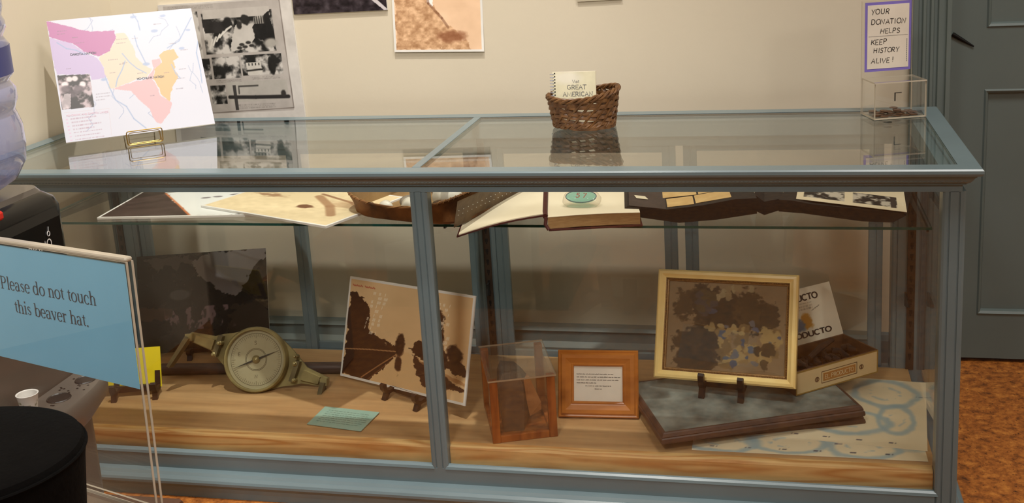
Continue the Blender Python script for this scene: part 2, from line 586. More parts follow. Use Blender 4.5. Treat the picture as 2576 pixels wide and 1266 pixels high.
def print_obj(name, cv, w, h, t, mats, parent=None, xf=None, x0=None, z0=0.0, ysurf=0.0, border=0.0):
    """a board w x h x t: painted front (facing local -y), plain sides and back; stands on z0"""
    if x0 is None:
        x0 = -w / 2
    nx, ny = cv.nx, cv.ny
    X = x0 + border + np.linspace(0, 1, nx) * (w - 2 * border)
    Z = z0 + h - border - np.linspace(0, 1, ny) * (h - 2 * border)
    gx, gz = np.meshgrid(X, Z)
    vs = np.stack([gx, np.full_like(gx, ysurf), gz], -1).reshape(-1, 3)
    i = np.arange(nx * ny).reshape(ny, nx)
    q = np.stack([i[1:, :-1], i[1:, 1:], i[:-1, 1:], i[:-1, :-1]], -1).reshape(-1, 4)
    n = len(vs)
    if border > 0:
        x1, zt = x0 + w, z0 + h
        ex = [(x0, ysurf, z0), (x1, ysurf, z0), (x1, ysurf, zt), (x0, ysurf, zt),
              (x0, ysurf + t, z0), (x1, ysurf + t, z0), (x1, ysurf + t, zt), (x0, ysurf + t, zt)]
        a, b, c, d = i[-1, 0], i[-1, -1], i[0, -1], i[0, 0]
        fs = [(n, n + 1, b, a), (n + 1, n + 2, c, b), (n + 2, n + 3, d, c), (n + 3, n, a, d),
              (n + 4, n + 7, n + 6, n + 5), (n, n + 4, n + 5, n + 1), (n + 1, n + 5, n + 6, n + 2), (n + 2, n + 6, n + 7, n + 3), (n + 3, n + 7, n + 4, n)]
    else:
        x1, zt = x0 + w, z0 + h
        e = ysurf
        ex = [(x0, e, z0), (x1, e, z0), (x1, e, zt), (x0, e, zt), (x0, e + t, z0), (x1, e + t, z0), (x1, e + t, zt), (x0, e + t, zt)]
        fs = [(n + 4, n + 7, n + 6, n + 5), (n, n + 4, n + 5, n + 1), (n + 1, n + 5, n + 6, n + 2), (n + 2, n + 6, n + 7, n + 3), (n + 3, n + 7, n + 4, n)]
    vs = np.concatenate([vs, np.array(ex, float)])
    if xf is not None:
        vs = np.array([tuple(xf @ Vector(p)) for p in vs])
    faces = [tuple(int(k) for k in r) for r in q] + [tuple(int(k) for k in f) for f in fs]
    me = bpy.data.meshes.new(name)
    me.from_pydata([tuple(p) for p in vs], [], faces)
    for m in mats:
        me.materials.append(m)
    me.polygons.foreach_set('material_index', [0] * len(q) + [1] * len(fs))
    ca = me.color_attributes.new('Col', 'FLOAT_COLOR', 'POINT')
    col = np.ones((len(vs), 4))
    col[:n, :3] = lin(np.clip(cv.a, 0, 255)).reshape(-1, 3)
    ca.data.foreach_set('color', col.ravel())
    me.update()
    o = bpy.data.objects.new(name, me)
    scene.collection.objects.link(o)
    if parent:
        o.parent = parent
    return o


# ------------------------------------------------------------------ lettering drawn as pen strokes
T_, t_ = 0.088, 0.034


def arc(cx, cy, rx, ry, a0, a1, n=14, T=T_, t=t_):
    r = []
    for i in range(n + 1):
        a = math.radians(a0 + (a1 - a0) * i / n)
        r.append((cx + rx * math.cos(a), cy + ry * math.sin(a), t + (T - t) * abs(math.cos(a)) ** 1.3))
    return r


def ln(x0, y0, x1, y1, w=T_):
    return [(x0, y0, w), (x1, y1, w)]


def sf(x, y, w=0.1):
    return [(x - w, y + t_ / 2, t_), (x + w, y + t_ / 2, t_)]


SERIF = {
    'l': (0.25, [ln(.13, 0, .13, .68), sf(.13, 0), ln(.04, .645, .13, .67, t_)]),
    'i': (0.25, [ln(.13, 0, .13, .45), sf(.13, 0), ln(.04, .415, .13, .44, t_), [(.13, .575, .1), (.13, .665, .1)]]),
    'n': (0.53, [ln(.12, 0, .12, .45), ln(.03, .415, .12, .44, t_), sf(.12, 0), arc(.265, .29, .145, .15, 165, 0), ln(.41, 0, .41, .30), sf(.41, 0)]),
    'h': (0.53, [ln(.12, 0, .12, .68), ln(.03, .645, .12, .67, t_), sf(.12, 0), arc(.265, .29, .145, .15, 165, 0), ln(.41, 0, .41, .30), sf(.41, 0)]),
    'u': (0.53, [ln(.11, .15, .11, .45), ln(.02, .43, .11, .43, t_), arc(.24, .15, .13, .14, 180, 350), ln(.40, 0.02, .40, .45), ln(.31, .43, .40, .43, t_), ln(.40, .017, .49, .03, t_)]),
    'o': (0.50, [arc(.25, .225, .195, .225, 0, 360, 24)]),
    'e': (0.45, [arc(.23, .225, .18, .225, 5, 318, 22), ln(.06, .25, .41, .25, t_)]),
    'c': (0.44, [arc(.23, .225, .18, .225, 42, 318, 20), [(.37, .36, .07), (.37, .31, .07)]]),
    'a': (0.46, [arc(.2, .32, .13, .12, 160, 0, 12), ln(.33, .06, .33, .33), arc(.19, .125, .13, .115, 75, 330, 16), ln(.33, .05, .43, .03, .05)]),
    'd': (0.52, [arc(.22, .225, .175, .22, 35, 325, 20), ln(.39, 0, .39, .68), ln(.30, .65, .39, .67, t_), ln(.39, .017, .48, .02, t_)]),
    'b': (0.51, [ln(.11, 0.02, .11, .68), ln(.02, .65, .11, .67, t_), arc(.27, .225, .175, .22, -145, 145, 20)]),
    's': (0.39, [[(.31, .37, .05), (.2, .435, .04), (.1, .39, .06), (.09, .31, .075), (.2, .235, .09), (.31, .15, .075), (.3, .06, .06), (.19, .015, .04), (.07, .09, .05)]]),
    't': (0.30, [[(.15, .56, .04), (.15, .44, .08), (.15, .1, .085), (.2, .03, .06), (.28, .06, .03)], ln(.03, .43, .28, .43, .036)]),
    'v': (0.48, [ln(.07, .44, .245, .01, .085), ln(.245, .01, .40, .44, .036), sf(.08, .415, .08), sf(.40, .415, .07)]),
    'r': (0.36, [ln(.12, 0, .12, .45), ln(.03, .415, .12, .44, t_), sf(.12, 0), [(.12, .31, .04), (.2, .4, .05), (.27, .42, .07), (.33, .38, .08)]]),
    '.': (0.25, [[(.11, .0, .1), (.11, .09, .1)]]),
    'P': (0.58, [ln(.15, 0, .15, .66), sf(.15, 0, .12), ln(.03, .645, .3, .645, t_), arc(.29, .48, .2, .165, 90, -90, 14), ln(.15, .315, .3, .315, t_)]),
    ' ': (0.26, []),
}


def seg(*p, w=None):
    return [[(x, y, w) for x, y in p]]


def car(cx, cy, rx, ry, a0, a1, n=10):
    return [(cx + rx * math.cos(math.radians(a0 + (a1 - a0) * i / n)), cy + ry * math.sin(math.radians(a0 + (a1 - a0) * i / n))) for i in range(n + 1)]


CAPS = {
    'A': (.56, [[(.02, 0), (.27, .66), (.52, 0)], [(.11, .24), (.43, .24)]]),
    'C': (.56, [car(.3, .33, .26, .33, 45, 315, 14)]),
    'D': (.58, [[(.08, 0), (.08, .66)], [(.08, .66), (.22, .66)] + car(.24, .33, .28, .33, 90, -90, 12) + [(.08, 0)]]),
    'E': (.48, [[(.44, .66), (.08, .66), (.08, 0), (.45, 0)], [(.08, .34), (.38, .34)]]),
    'G': (.62, [car(.32, .33, .28, .33, 48, 320, 14) + [(.55, .28), (.36, .28)]]),
    'H': (.58, [[(.08, 0), (.08, .66)], [(.5, 0), (.5, .66)], [(.08, .34), (.5, .34)]]),
    'I': (.24, [[(.12, 0), (.12, .66)]]),
    'K': (.54, [[(.08, 0), (.08, .66)], [(.5, .66), (.09, .28)], [(.2, .38), (.5, 0)]]),
    'L': (.46, [[(.08, .66), (.08, 0), (.43, 0)]]),
    'M': (.70, [[(.06, 0), (.1, .66), (.35, .1), (.6, .66), (.64, 0)]]),
    'N': (.60, [[(.08, 0), (.08, .66), (.52, 0), (.52, .66)]]),
    'O': (.60, [car(.3, .33, .27, .33, 90, 450, 20)]),
    'P': (.50, [[(.08, 0), (.08, .66)], [(.08, .66), (.2, .66)] + car(.24, .49, .2, .17, 90, -90, 10) + [(.08, .32)]]),
    'R': (.54, [[(.08, 0), (.08, .66)], [(.08, .66), (.2, .66)] + car(.24, .49, .2, .17, 90, -90, 10) + [(.08, .32)], [(.24, .32), (.48, 0)]]),
    'S': (.46, [[(.4, .56), (.3, .65), (.16, .65), (.06, .55), (.08, .42), (.24, .34), (.38, .25), (.4, .12), (.3, .02), (.15, .01), (.04, .1)]]),
    'T': (.52, [[(.26, 0), (.26, .66)], [(.02, .66), (.5, .66)]]),
    'U': (.58, [[(.08, .66), (.08, .2)] + car(.29, .2, .21, .2, 180, 360, 10) + [(.5, .66)]]),
    'V': (.54, [[(.02, .66), (.27, 0), (.52, .66)]]),
    'Y': (.52, [[(.02, .66), (.26, .32), (.5, .66)], [(.26, .32), (.2, -.05)]]),
    'i': (.22, [[(.1, 0), (.1, .42)], [(.1, .56), (.1, .6)]]),
    's': (.34, [[(.29, .36), (.16, .43), (.06, .34), (.17, .23), (.29, .12), (.16, 0), (.04, .08)]]),
    't': (.28, [[(.12, .58), (.12, .06), (.22, 0)], [(.02, .42), (.24, .42)]]),
    '!': (.22, [[(.12, .2), (.13, .68)], [(.11, 0), (.11, .05)]]),
    '5': (.48, [[(.4, .66), (.12, .66), (.09, .38)] + car(.22, .22, .2, .2, 110, -150, 12)]),
    '7': (.46, [[(.04, .66), (.42, .66), (.16, 0)]]),
    '-': (.36, [[(.05, .3), (.3, .3)]]),
    ' ': (.3, []),
}


def ribbons(mb, text, size, org, font='caps', width=0.06, slant=0.0, jitter=0.0, seed=1, track=0.0, serif=False, y=-0.0004, mi=0, aspect=1.0, rot=0.0):
    """letters in the local xz plane just in front of y=0"""
    rng = random.Random(seed)
    cx = 0.0
    F = SERIF if font == 'serif' else CAPS
    cr, sr = math.cos(rot), math.sin(rot)
    for ch in text:
        adv, strokes = F[ch]
        jx, jy, jr = (rng.uniform(-1, 1) * jitter for _ in range(3))
        lst = []
        for st in strokes:
            lst.append([(p[0], p[1], (p[2] if len(p) > 2 else width)) for p in st])
            if serif and font != 'serif':
                for e in (st[0], st[-1]):
                    if abs(e[1]) < 0.02 or abs(e[1] - .66) < 0.02:
                        lst.append([(e[0] - .09, e[1], .03), (e[0] + .09, e[1], .03)])
        for st in lst:
            L, R = [], []
            for i, (x, z, w) in enumerate(st):
                a = st[max(i - 1, 0)]
                b = st[min(i + 1, len(st) - 1)]
                dx, dz = b[0] - a[0], b[1] - a[1]
                d = math.hypot(dx, dz) or 1
                nx, nz = -dz / d * w / 2, dx / d * w / 2
                def tr(px, pz):
                    px, pz = px + jx * .05, pz + jy * .06
                    px2 = px + slant * pz + jr * 0.08 * pz
                    X, Z = (cx + px2) * aspect * size, pz * size
                    return (org[0] + X * cr - Z * sr, y, org[1] + X * sr + Z * cr)
                L.append(tr(x + nx, z + nz))
                R.append(tr(x - nx, z - nz))
            n = len(st)
            base_t = [(p[0], p[1] + 0.0003, p[2]) for p in L + R]
            vs = L + R
            fs = [(i, i + 1, n + i + 1, n + i) for i in range(n - 1)]
            mb.add(vs, fs, mi)
        cx += adv + track
    return cx * size * aspect


def text_w(text, size, font='caps', track=0.0, aspect=1.0):
    F = SERIF if font == 'serif' else CAPS
    return sum(F[c][0] + track for c in text) * size * aspect


# ================================================================== the setting
YW = 0.735            # back wall
XL = -0.012           # left wall
ZT = 0.785            # top of the case
struct(MB().box(XL - 0.3, 4.6, -4.2, 1.2, -0.05, 0.0).build('floor', M_CORK))
struct(MB().box(XL - 0.12, 2.262, YW, YW + 0.165, 0, 4.05).box(2.262, 3.06, YW, YW + 0.165, 2.15, 4.05).box(3.06, 4.5, YW, YW + 0.165, 0, 4.05).build('wall_back', M_WALL))
struct(MB().box(XL - 0.12, XL, -4.1, YW, 0, 4.05).build('wall_left', M_WALL))
struct(MB().box(4.4, 4.52, -4.1, YW, 0, 4.05).build('wall_right', M_WALL))
struct(MB().box(XL - 0.12, 4.52, -4.2, -4.08, 0, 4.05).build('wall_front', M_WALL))
struct(MB().box(XL - 0.12, 4.52, -4.2, YW + 0.2, 4.05, 4.12).build('ceiling', M_CEIL))

# door casing, fluted
mb = MB()
tx0, tx1 = 2.173, 2.265
prof = [(tx0, YW), (tx0, YW - 0.016), (tx0 + 0.006, YW - 0.022)]
for k in range(3):
    a = tx0 + 0.016 + k * 0.018
    prof += [(a, YW - 0.022), (a + 0.003, YW - 0.016), (a + 0.009, YW - 0.016), (a + 0.012, YW - 0.022)]
prof += [(tx1 - 0.012, YW - 0.022), (tx1 - 0.010, YW - 0.030), (tx1, YW - 0.030), (tx1, YW + 0.165), (tx1 - 0.004, YW + 0.165), (tx1 - 0.004, YW)]
mb.prism(prof, 0.0, 2.2, 'Z')
mb.prism([(3.06, YW + 0.165), (3.056, YW + 0.165), (3.056, YW - 0.03), (3.066, YW - 0.03), (3.07, YW - 0.02), (3.15, YW - 0.016), (3.15, YW), (3.06, YW)], 0, 2.2, 'Z')
struct(mb.build('trim_1', M_PAINT_D))

# panelled door
YD = 0.905
door = thing('door_1', '', '')
for k in ('label', 'category'):
    del door[k]
door['kind'] = 'structure'
door.location = (2.262, YD, 0)
mb = MB()
W = 0.796
def dbox(a, b, c, d, y0=0.0, y1=0.04):
    mb.box(a, b, y0, y1, c, d)
st = 0.118
zs = [0.012, 0.140, 0.765, 0.926, 2.03, 2.148]
dbox(0.002, st, zs[0], zs[5]); dbox(W - st, W - 0.002, zs[0], zs[5])
dbox(st, W - st, zs[0], zs[1]); dbox(st, W - st, zs[2], zs[3]); dbox(st, W - st, zs[4], zs[5])
mb.build('door_frame', M_PAINT_D, door)
for z0, z1 in ((zs[1], zs[2]), (zs[3], zs[4])):
    m2 = MB()
    cx, cz, w, h = W / 2, (z0 + z1) / 2, W - 2 * st, z1 - z0
    m2.frame(w, h, [(0, 0.0), (0.004, -0.004), (0.010, 0.001), (0.013, 0.012), (0.013, 0.018), (0, 0.018)], cx, cz)
    m2.box(cx - w / 2 + 0.006, cx + w / 2 - 0.006, 0.012, 0.028, z0 + 0.006, z1 - 0.006)
    m2.build('door_panel', M_PAINT_D, door)
mb = MB()
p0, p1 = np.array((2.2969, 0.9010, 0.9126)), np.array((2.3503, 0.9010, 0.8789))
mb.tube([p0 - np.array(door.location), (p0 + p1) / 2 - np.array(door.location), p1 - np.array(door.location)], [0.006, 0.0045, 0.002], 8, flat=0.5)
mb.build('door_shadow_bar', M_BLACKM, door, True)  # dark bar modelled in place of a diagonal shadow on the door

# baseboard along the back wall
mb = MB()
mb.prism([(YW, 0), (YW - 0.016, 0), (YW - 0.016, 0.13), (YW - 0.010, 0.145), (YW, 0.15)], XL, 2.173, 'X')
struct(mb.build('baseboard_back', M_PAINT))

# baseboard heater
ht = thing('baseboard_heater', 'grey-green baseboard heater with slotted grille behind the display case', 'heater', (0.35, YW - 0.02, 0))
mb = MB()
mb.prism([(0.0, 0.01), (-0.05, 0.01), (-0.055, 0.02), (-0.055, 0.055), (-0.045, 0.06), (0, 0.06)], 0, 1.75, 'X')
mb.prism([(0.0, 0.16), (-0.022, 0.157), (-0.030, 0.148), (-0.026, 0.142), (-0.030, 0.118), (-0.046, 0.106), (-0.046, 0.099), (0, 0.099)], 0, 1.75, 'X')
mb.build('cover', M_HEAT, ht)
MB().box(0.003, 1.747, -0.02, -0.004, 0.058, 0.1).build('core', M_FIN, ht)
mb = MB()
for k in range(220):
    x = 0.005 + k * 0.0079
    mb.box(x, x + 0.003, -0.044, -0.02, 0.06, 0.0995)
g = mb.build('grille', M_HEAT, ht)

# ================================================================== the display case
L, YF, YB = 2.22, -0.032, 0.582
case = thing('display_case', 'long grey-green glass display case with pine floor board against the cream wall', 'display case', (0, 0, 0))
# top frame with moulded edge, mitred on all four sides
def ringprof(inset, z):
    return [(inset, YF + inset, z), (L - inset, YF + inset, z), (L - inset, YB - inset, z), (inset, YB - inset, z)]
mb = MB()
P = [(0.041, 0.785), (0.003, 0.785), (0.0, 0.782), (0.0, 0.776), (0.003, 0.771), (0.010, 0.769), (0.011, 0.766), (0.013, 0.766), (0.016, 0.760), (0.021, 0.754), (0.026, 0.7515), (0.026, 0.749), (0.032, 0.748), (0.032, 0.734), (0.068, 0.734), (0.068, 0.772), (0.048, 0.772), (0.048, 0.778), (0.041, 0.778), (0.041, 0.785)]
mb.loft([ringprof(i, z) for i, z in P], False, False)
mb.build('top_frame', M_PAINT, case)
mb = MB()
for k in range(270):           # bead row under the nosing
    x = 0.022 + k * 0.00806
    mb.lathe([(0.0005, -0.0036), (0.0012, -0.002), (0.0017, 0), (0.0012, 0.002), (0.0005, 0.0036)], (x, YF + 0.0178, 0.7580), 6, 'X')
mb.build('bead_moulding', M_PAINT_D, case, True)
MB().bbox(1.0972, 1.1152, 0.012, 0.538, 0.772, 0.7852, 0.001).build('top_divider', M_PAINT, case)
def pane(name, x0, x1, y0, y1, z0, z1, m=M_GLASS, edge=M_GEDGE, parent=None):
    """pane with differently coloured narrow edges"""
    b = MB()
    d = [x1 - x0, y1 - y0, z1 - z0]
    ax = d.index(min(d))
    p = [(x0, y0, z0), (x1, y0, z0), (x1, y1, z0), (x0, y1, z0), (x0, y0, z1), (x1, y0, z1), (x1, y1, z1), (x0, y1, z1)]
    F = [((3, 2, 1, 0), 2), ((4, 5, 6, 7), 2), ((0, 1, 5, 4), 1), ((1, 2, 6, 5), 0), ((2, 3, 7, 6), 1), ((3, 0, 4, 7), 0)]
    b.add(p, [])
    for f, a in F:
        b.f.append(f)
        b.m.append(0 if a == ax else 1)
    return b.build(name, [m, edge], parent)
pane('top_glass', 0.0415, 1.0970, 0.0095, 0.541, 0.7785, 0.7842, M_GLASST, parent=case)
pane('top_glass', 1.1154, 2.1785, 0.0095, 0.541, 0.7785, 0.7842, M_GLASST, parent=case)

# corner posts and front mullion with bead edges
ZB = 0.102
def post(x0, x1, y0, y1, z0=0.03, z1=0.7345):
    b = MB()
    poly = [(x0, y0 + 0.004), (x0 + 0.004, y0 + 0.001), (x0 + 0.010, y0), (x0 + 0.011, y0 + 0.002), (x0 + 0.0125, y0 + 0.002), (x0 + 0.0135, y0),
            (x1 - 0.0135, y0), (x1 - 0.0125, y0 + 0.002), (x1 - 0.011, y0 + 0.002), (x1 - 0.010, y0), (x1 - 0.004, y0 + 0.001), (x1, y0 + 0.004), (x1, y1), (x0, y1)]
    b.prism(poly, z0, z1, 'Z')
    return b
post(2.1535, 2.1953, 0.0, 0.045).build('corner_post', M_PAINT, case)
post(0.0247, 0.0665, 0.0, 0.045).build('corner_post', M_PAINT, case)
post(2.118, 2.1953, 0.530, 0.575).build('corner_post', M_PAINT, case)
post(0.0247, 0.100, 0.530, 0.575).build('corner_post', M_PAINT, case)
post(1.0904, 1.1287, 0.0, 0.030, 0.0956).build('mullion', M_PAINT, case)
post(1.0885, 1.1315, 0.535, 0.570).build('mullion', M_PAINT, case)
# front bottom rail with bevelled bead, per opening
mb = MB()
mb.box(0.0665, 2.1535, 0.0, 0.03, 0.03, 0.0955)
for a, b_ in ((0.0665, 1.0904), (1.1287, 2.1535)):
    mb.loft([[(a - 0.007, -0.001, 0.0935), (b_ + 0.007, -0.001, 0.0935)], [(a - 0.004, 0.001, 0.099), (b_ + 0.004, 0.001, 0.099)],
             [(a, 0.006, 0.1022), (b_, 0.006, 0.1022)], [(a, 0.012, 0.1022), (b_, 0.012, 0.1022)], [(a, 0.012, 0.093), (b_, 0.012, 0.093)]], False, False, 0, closed=False)
mb.build('bottom_rail', M_PAINT, case)
# bead strips under the top rail
mb = MB()
for a, b_ in ((0.0665, 1.0904), (1.1287, 2.1535)):
    mb.loft([[(a - 0.007, 0.0, 0.746), (b_ + 0.007, 0.0, 0.746)], [(a - 0.004, 0.001, 0.739), (b_ + 0.004, 0.001, 0.739)],
             [(a, 0.005, 0.7335), (b_, 0.005, 0.7335)], [(a, 0.03, 0.7335), (b_, 0.03, 0.7335)]], False, False, 0, closed=False)
mb.build('top_bead', M_PAINT, case)
# base moulding around the foot
mb = MB()
Pb = [(0.030, 0.0585), (0.018, 0.0575), (0.012, 0.052), (0.010, 0.0515), (0.003, 0.047), (0.0, 0.042), (0.0, 0.036), (0.003, 0.032), (0.007, 0.026), (0.009, 0.015), (0.009, 0.0), (0.05, 0.0), (0.05, 0.0585), (0.030, 0.0585)]
def ringb(i, z):
    return [(-0.003 + 0.0 + i, -0.034 + i, z), (2.2225 - i, -0.034 + i, z), (2.2225 - i, 0.597 - i, z), (-0.003 + i, 0.597 - i, z)]
mb.loft([ringb(i, z) for i, z in Pb], False, False)
mb.build('base_moulding', M_PAINT, case)
# end frames and back frame
for x0, x1 in ((2.160, 2.192), (0.028, 0.060)):
    MB().box(x0, x1, 0.045, 0.530, 0.03, 0.105).build('end_rail', M_PAINT, case)
    MB().box(x0, x1, 0.045, 0.530, 0.715, 0.7345).build('end_rail', M_PAINT, case)
MB().box(0.100, 2.118, 0.535, 0.575, 0.03, 0.131).build('back_rail', M_PAINT, case)
MB().box(0.100, 2.118, 0.535, 0.575, 0.706, 0.7345).build('back_rail', M_PAINT, case)
pane('front_glass', 0.060, 1.094, 0.0125, 0.0165, 0.096, 0.740, parent=case)
pane('front_glass', 1.126, 2.158, 0.0125, 0.0165, 0.096, 0.740, parent=case)
pane('end_glass', 2.176, 2.180, 0.040, 0.535, 0.098, 0.725, parent=case)
pane('end_glass', 0.040, 0.044, 0.040, 0.535, 0.098, 0.725, parent=case)
# sliding back doors
for x0, x1, y in ((0.102, 0.602, 0.541), (0.566, 1.088, 0.556), (1.132, 1.604, 0.541), (1.622, 2.099, 0.556)):
    b = MB()
    s_ = 0.033
    for a, c in ((x0, x0 + s_), (x1 - s_, x1)):
        b.prism([(a, y), (a + 0.002, y - 0.001), (a + 0.015, y - 0.001), (a + 0.016, y + 0.0005), (a + 0.018, y + 0.0005), (a + 0.019, y - 0.001), (c - 0.002, y - 0.001), (c, y), (c, y + 0.012), (a, y + 0.012)], 0.132, 0.705, 'Z')
    b.box(x0 + s_, x1 - s_, y, y + 0.012, 0.132, 0.150)
    b.box(x0 + s_, x1 - s_, y, y + 0.012, 0.688, 0.705)
    d = b.build('sliding_door', M_PAINT, case)
    pane('pane', x0 + s_ - 0.004, x1 - s_ + 0.004, y + 0.005, y + 0.008, 0.147, 0.691, parent=d)
# deck
DZ = 0.138
mb = MB()
mb.box(0.060, 2.160, 0.046, 0.532, DZ - 0.012, DZ, 0)
d = mb.build('deck_panel', M_PLY, case)
mb = MB()
mb.prism([(0.024, 0.032), (0.024, DZ - 0.006), (0.026, DZ - 0.002), (0.030, DZ), (0.0458, DZ), (0.0458, 0.032)], 0.0675, 2.1525, 'X')
mb.build('deck_front_board', M_PINE, case)
# slotted shelf standards
def standard(x, y, face):
    b = MB()
    if face == 'x':
        b.box(x, x + 0.004, y - 0.009, y + 0.009, DZ, 0.733)
    else:
        b.box(x - 0.009, x + 0.009, y, y + 0.004, DZ, 0.733)
    o = b.build('shelf_standard', M_STAND, case)
    b = MB()
    for k in range(20):
        z = 0.17 + k * 0.0285
        if face == 'x':
            b.box(x - 0.0006, x + 0.001, y - 0.0035, y + 0.0035, z, z + 0.009)
            b.box(x - 0.0006, x + 0.001, y - 0.0018, y + 0.0018, z - 0.006, z)
        else:
            b.box(x - 0.0035, x + 0.0035, y - 0.0006, y + 0.001, z, z + 0.009)
            b.box(x - 0.0018, x + 0.0018, y - 0.0006, y + 0.001, z - 0.006, z)
    b.build('slots', M_SLOT, o)
    return o
standard(2.163, 0.525, 'y'); standard(1.110, 0.529, 'y'); standard(0.052, 0.525, 'y')
# brackets
SZ = 0.617
def bracket(x, z, y1=0.17):
    b = MB()
    b.prism([(0.524, z), (0.524, z - 0.035), (0.50, z - 0.028), (y1, z - 0.009), (y1, z)], x - 0.0022, x + 0.0022, 'X')
    b.build('shelf_bracket', M_STEEL, case)
bracket(2.150, SZ - 0.0065); bracket(1.110, SZ - 0.0065); bracket(0.070, SZ - 0.0065)
bracket(1.110, 0.345, 0.505); bracket(2.150, 0.34, 0.44)
# glass shelf
sh = pane('glass_shelf', 0.064, 2.156, 0.152, 0.515, SZ - 0.006, SZ, M_SHELF)
tag(sh, 'full length clear glass shelf with green edge inside the display case', 'shelf')

# ================================================================== on the wall
# newspaper page on board
cv = Cv(240, 200, (206, 202, 198))
def pu(x): return (x - 410) / 355.0
def pv(y): return (y - 2) / 318.0
cv.rect(pu(424), pv(6), pu(738), pv(282), (178, 172, 168))
cv.tex(5, 5, 3, 26)
for k in range(3):
    cv.textrow(pu(436), pu(560), pv(9 + k * 3.2), 0.006, (120, 116, 112), k, 0.5)
def ph(x0, y0, x1, y1, seed, dark=0.5):
    m = (cv.u > pu(x0)) & (cv.u < pu(x1)) & (cv.v > pv(y0)) & (cv.v < pv(y1))
    f = fbm(240, 200, 16, 14, seed, 4)
    g = 30 + 170 * np.clip((f - dark + 0.12) / 0.24, 0, 1)
    cv.a[m] = np.stack([g, g * 0.98, g * 0.96], -1)[m]
ph(485, 24, 515, 140, 4, 0.42)
ph(523, 30, 712, 132, 5, 0.5)
cv.rect(pu(528), pv(22), pu(706), pv(44), (188, 183, 178))
cv.poly([(pu(523), pv(44)), (pu(580), pv(56)), (pu(600), pv(66)), (pu(562), pv(80)), (pu(528), pv(80))], (42, 40, 40))
cv.ell(pu(591), pv(60), 0.036, 0.055, (36, 35, 35), 1, .3, .6, 2)
cv.poly([(pu(610), pv(62)), (pu(660), pv(60)), (pu(660), pv(96)), (pu(640), pv(120)), (pu(592), pv(128)), (pu(600), pv(95))], (196, 192, 187), 1, .02, 4)
cv.poly([(pu(655), pv(70)), (pu(680), pv(45)), (pu(706), pv(28)), (pu(712), pv(128)), (pu(690), pv(108)), (pu(664), pv(98))], (30, 29, 29), 1, .03, 6)
cv.ell(pu(640), pv(52), 0.03, 0.04, (40, 39, 38), 1, .3, .8, 7)
cv.ell(pu(622), pv(64), 0.02, 0.03, (50, 48, 47), 1, .3, .8, 8)
cv.poly([(pu(662), pv(46)), (pu(690), pv(42)), (pu(690), pv(64)), (pu(662), pv(64))], (170, 166, 160), .8)
for k in range(5):
    cv.line([(pu(664 + k * 6), pv(46)), (pu(665 + k * 6), pv(62))], .004, (50, 48, 46))
for k in range(6):
    cv.line([(pu(536 + k * 10), pv(118 - k * 9)), (pu(545 + k * 11), pv(96 - k * 6))], .006, (215, 212, 206))
for k, (x, y) in enumerate([(622, 112), (640, 108), (648, 116), (630, 118), (615, 120)]):
    cv.ell(pu(x), pv(y), .02, .012, (50, 48, 46), 1, .4)
cv.ell(pu(700), pv(112), .05, .035, (168, 164, 158), 1, .5)
ph(478, 142, 530, 195, 9, 0.52); ph(536, 140, 610, 194, 10, 0.52); ph(614, 138, 722, 190, 11, 0.5)
cv.poly([(pu(626), pv(158)), (pu(666), pv(158)), (pu(668), pv(188)), (pu(628), pv(188))], (200, 196, 190))
for k in range(4):
    cv.rect(pu(632 + k * 9), pv(160), pu(635 + k * 9), pv(166), (40, 40, 40))
cv.line([(pu(626), pv(178)), (pu(668), pv(176))], .006, (50, 48, 46))
cv.ell(pu(694), pv(166), .03, .07, (30, 29, 28), 1, .3, .8, 12)
ph(520, 210, 562, 258, 13, 0.5)
cv.rect(pu(567), pv(204), pu(728), pv(256), (176, 172, 166)); cv.tex(20, 16, 33, 20)
cv.line([(pu(570), pv(242)), (pu(640), pv(245)), (pu(728), pv(247))], .012, (42, 40, 40))
cv.rect(pu(582), pv(212), pu(590), pv(276), (48, 46, 46), .9)
cv.line([(pu(597), pv(234)), (pu(598), pv(216)), (pu(650), pv(216))], .005, (70, 68, 66))
cv.ell(pu(716), pv(238), .02, .03, (50, 48, 46), 1, .4, .8, 15)
for k in range(3):
    cv.textrow(pu(540), pu(608), pv(197 + k * 2.5), 0.005, (110, 106, 102), 20 + k, 0.5)
    cv.textrow(pu(636), pu(712), pv(195 + k * 2.5), 0.005, (110, 106, 102), 30 + k, 0.5)
    cv.textrow(pu(590), pu(690), pv(262 + k * 4), 0.007, (110, 106, 102), 40 + k, 0.5)
cv.line([(pu(735), pv(6)), (pu(738), pv(276)), (pu(430), pv(282))], .003, (120, 110, 104))
n_ = thing('newspaper_poster', 'old newspaper page of black and white photographs mounted on white board on the wall', 'poster', (0.352, YW - 0.007, 0.728), (0, math.radians(-1.5), 0))
print_obj('newspaper_print', cv, 0.405, 0.362, 0.006, [M_PICM, M_CARD], n_)

# dark photograph, only its lower edge in view
cv = Cv(200, 150, (44, 36, 42))
cv.tex(18, 16, 5, 90, 5)
cv.poly([(.80, .80), (.86, .80), (1, .98), (1, 1.0), (.97, 1.0)], (206, 200, 204))
o = print_obj('dark_photograph', cv, 0.272, 0.20, 0.006, [M_PIC, M_CARD])
o.location = (0.687, YW - 0.007, 1.0455); o.rotation_euler = (0, math.radians(-0.6), 0)
tag(o, 'dark photograph print with pale streak hung between the newspaper page and the sepia waterfall print', 'photograph')

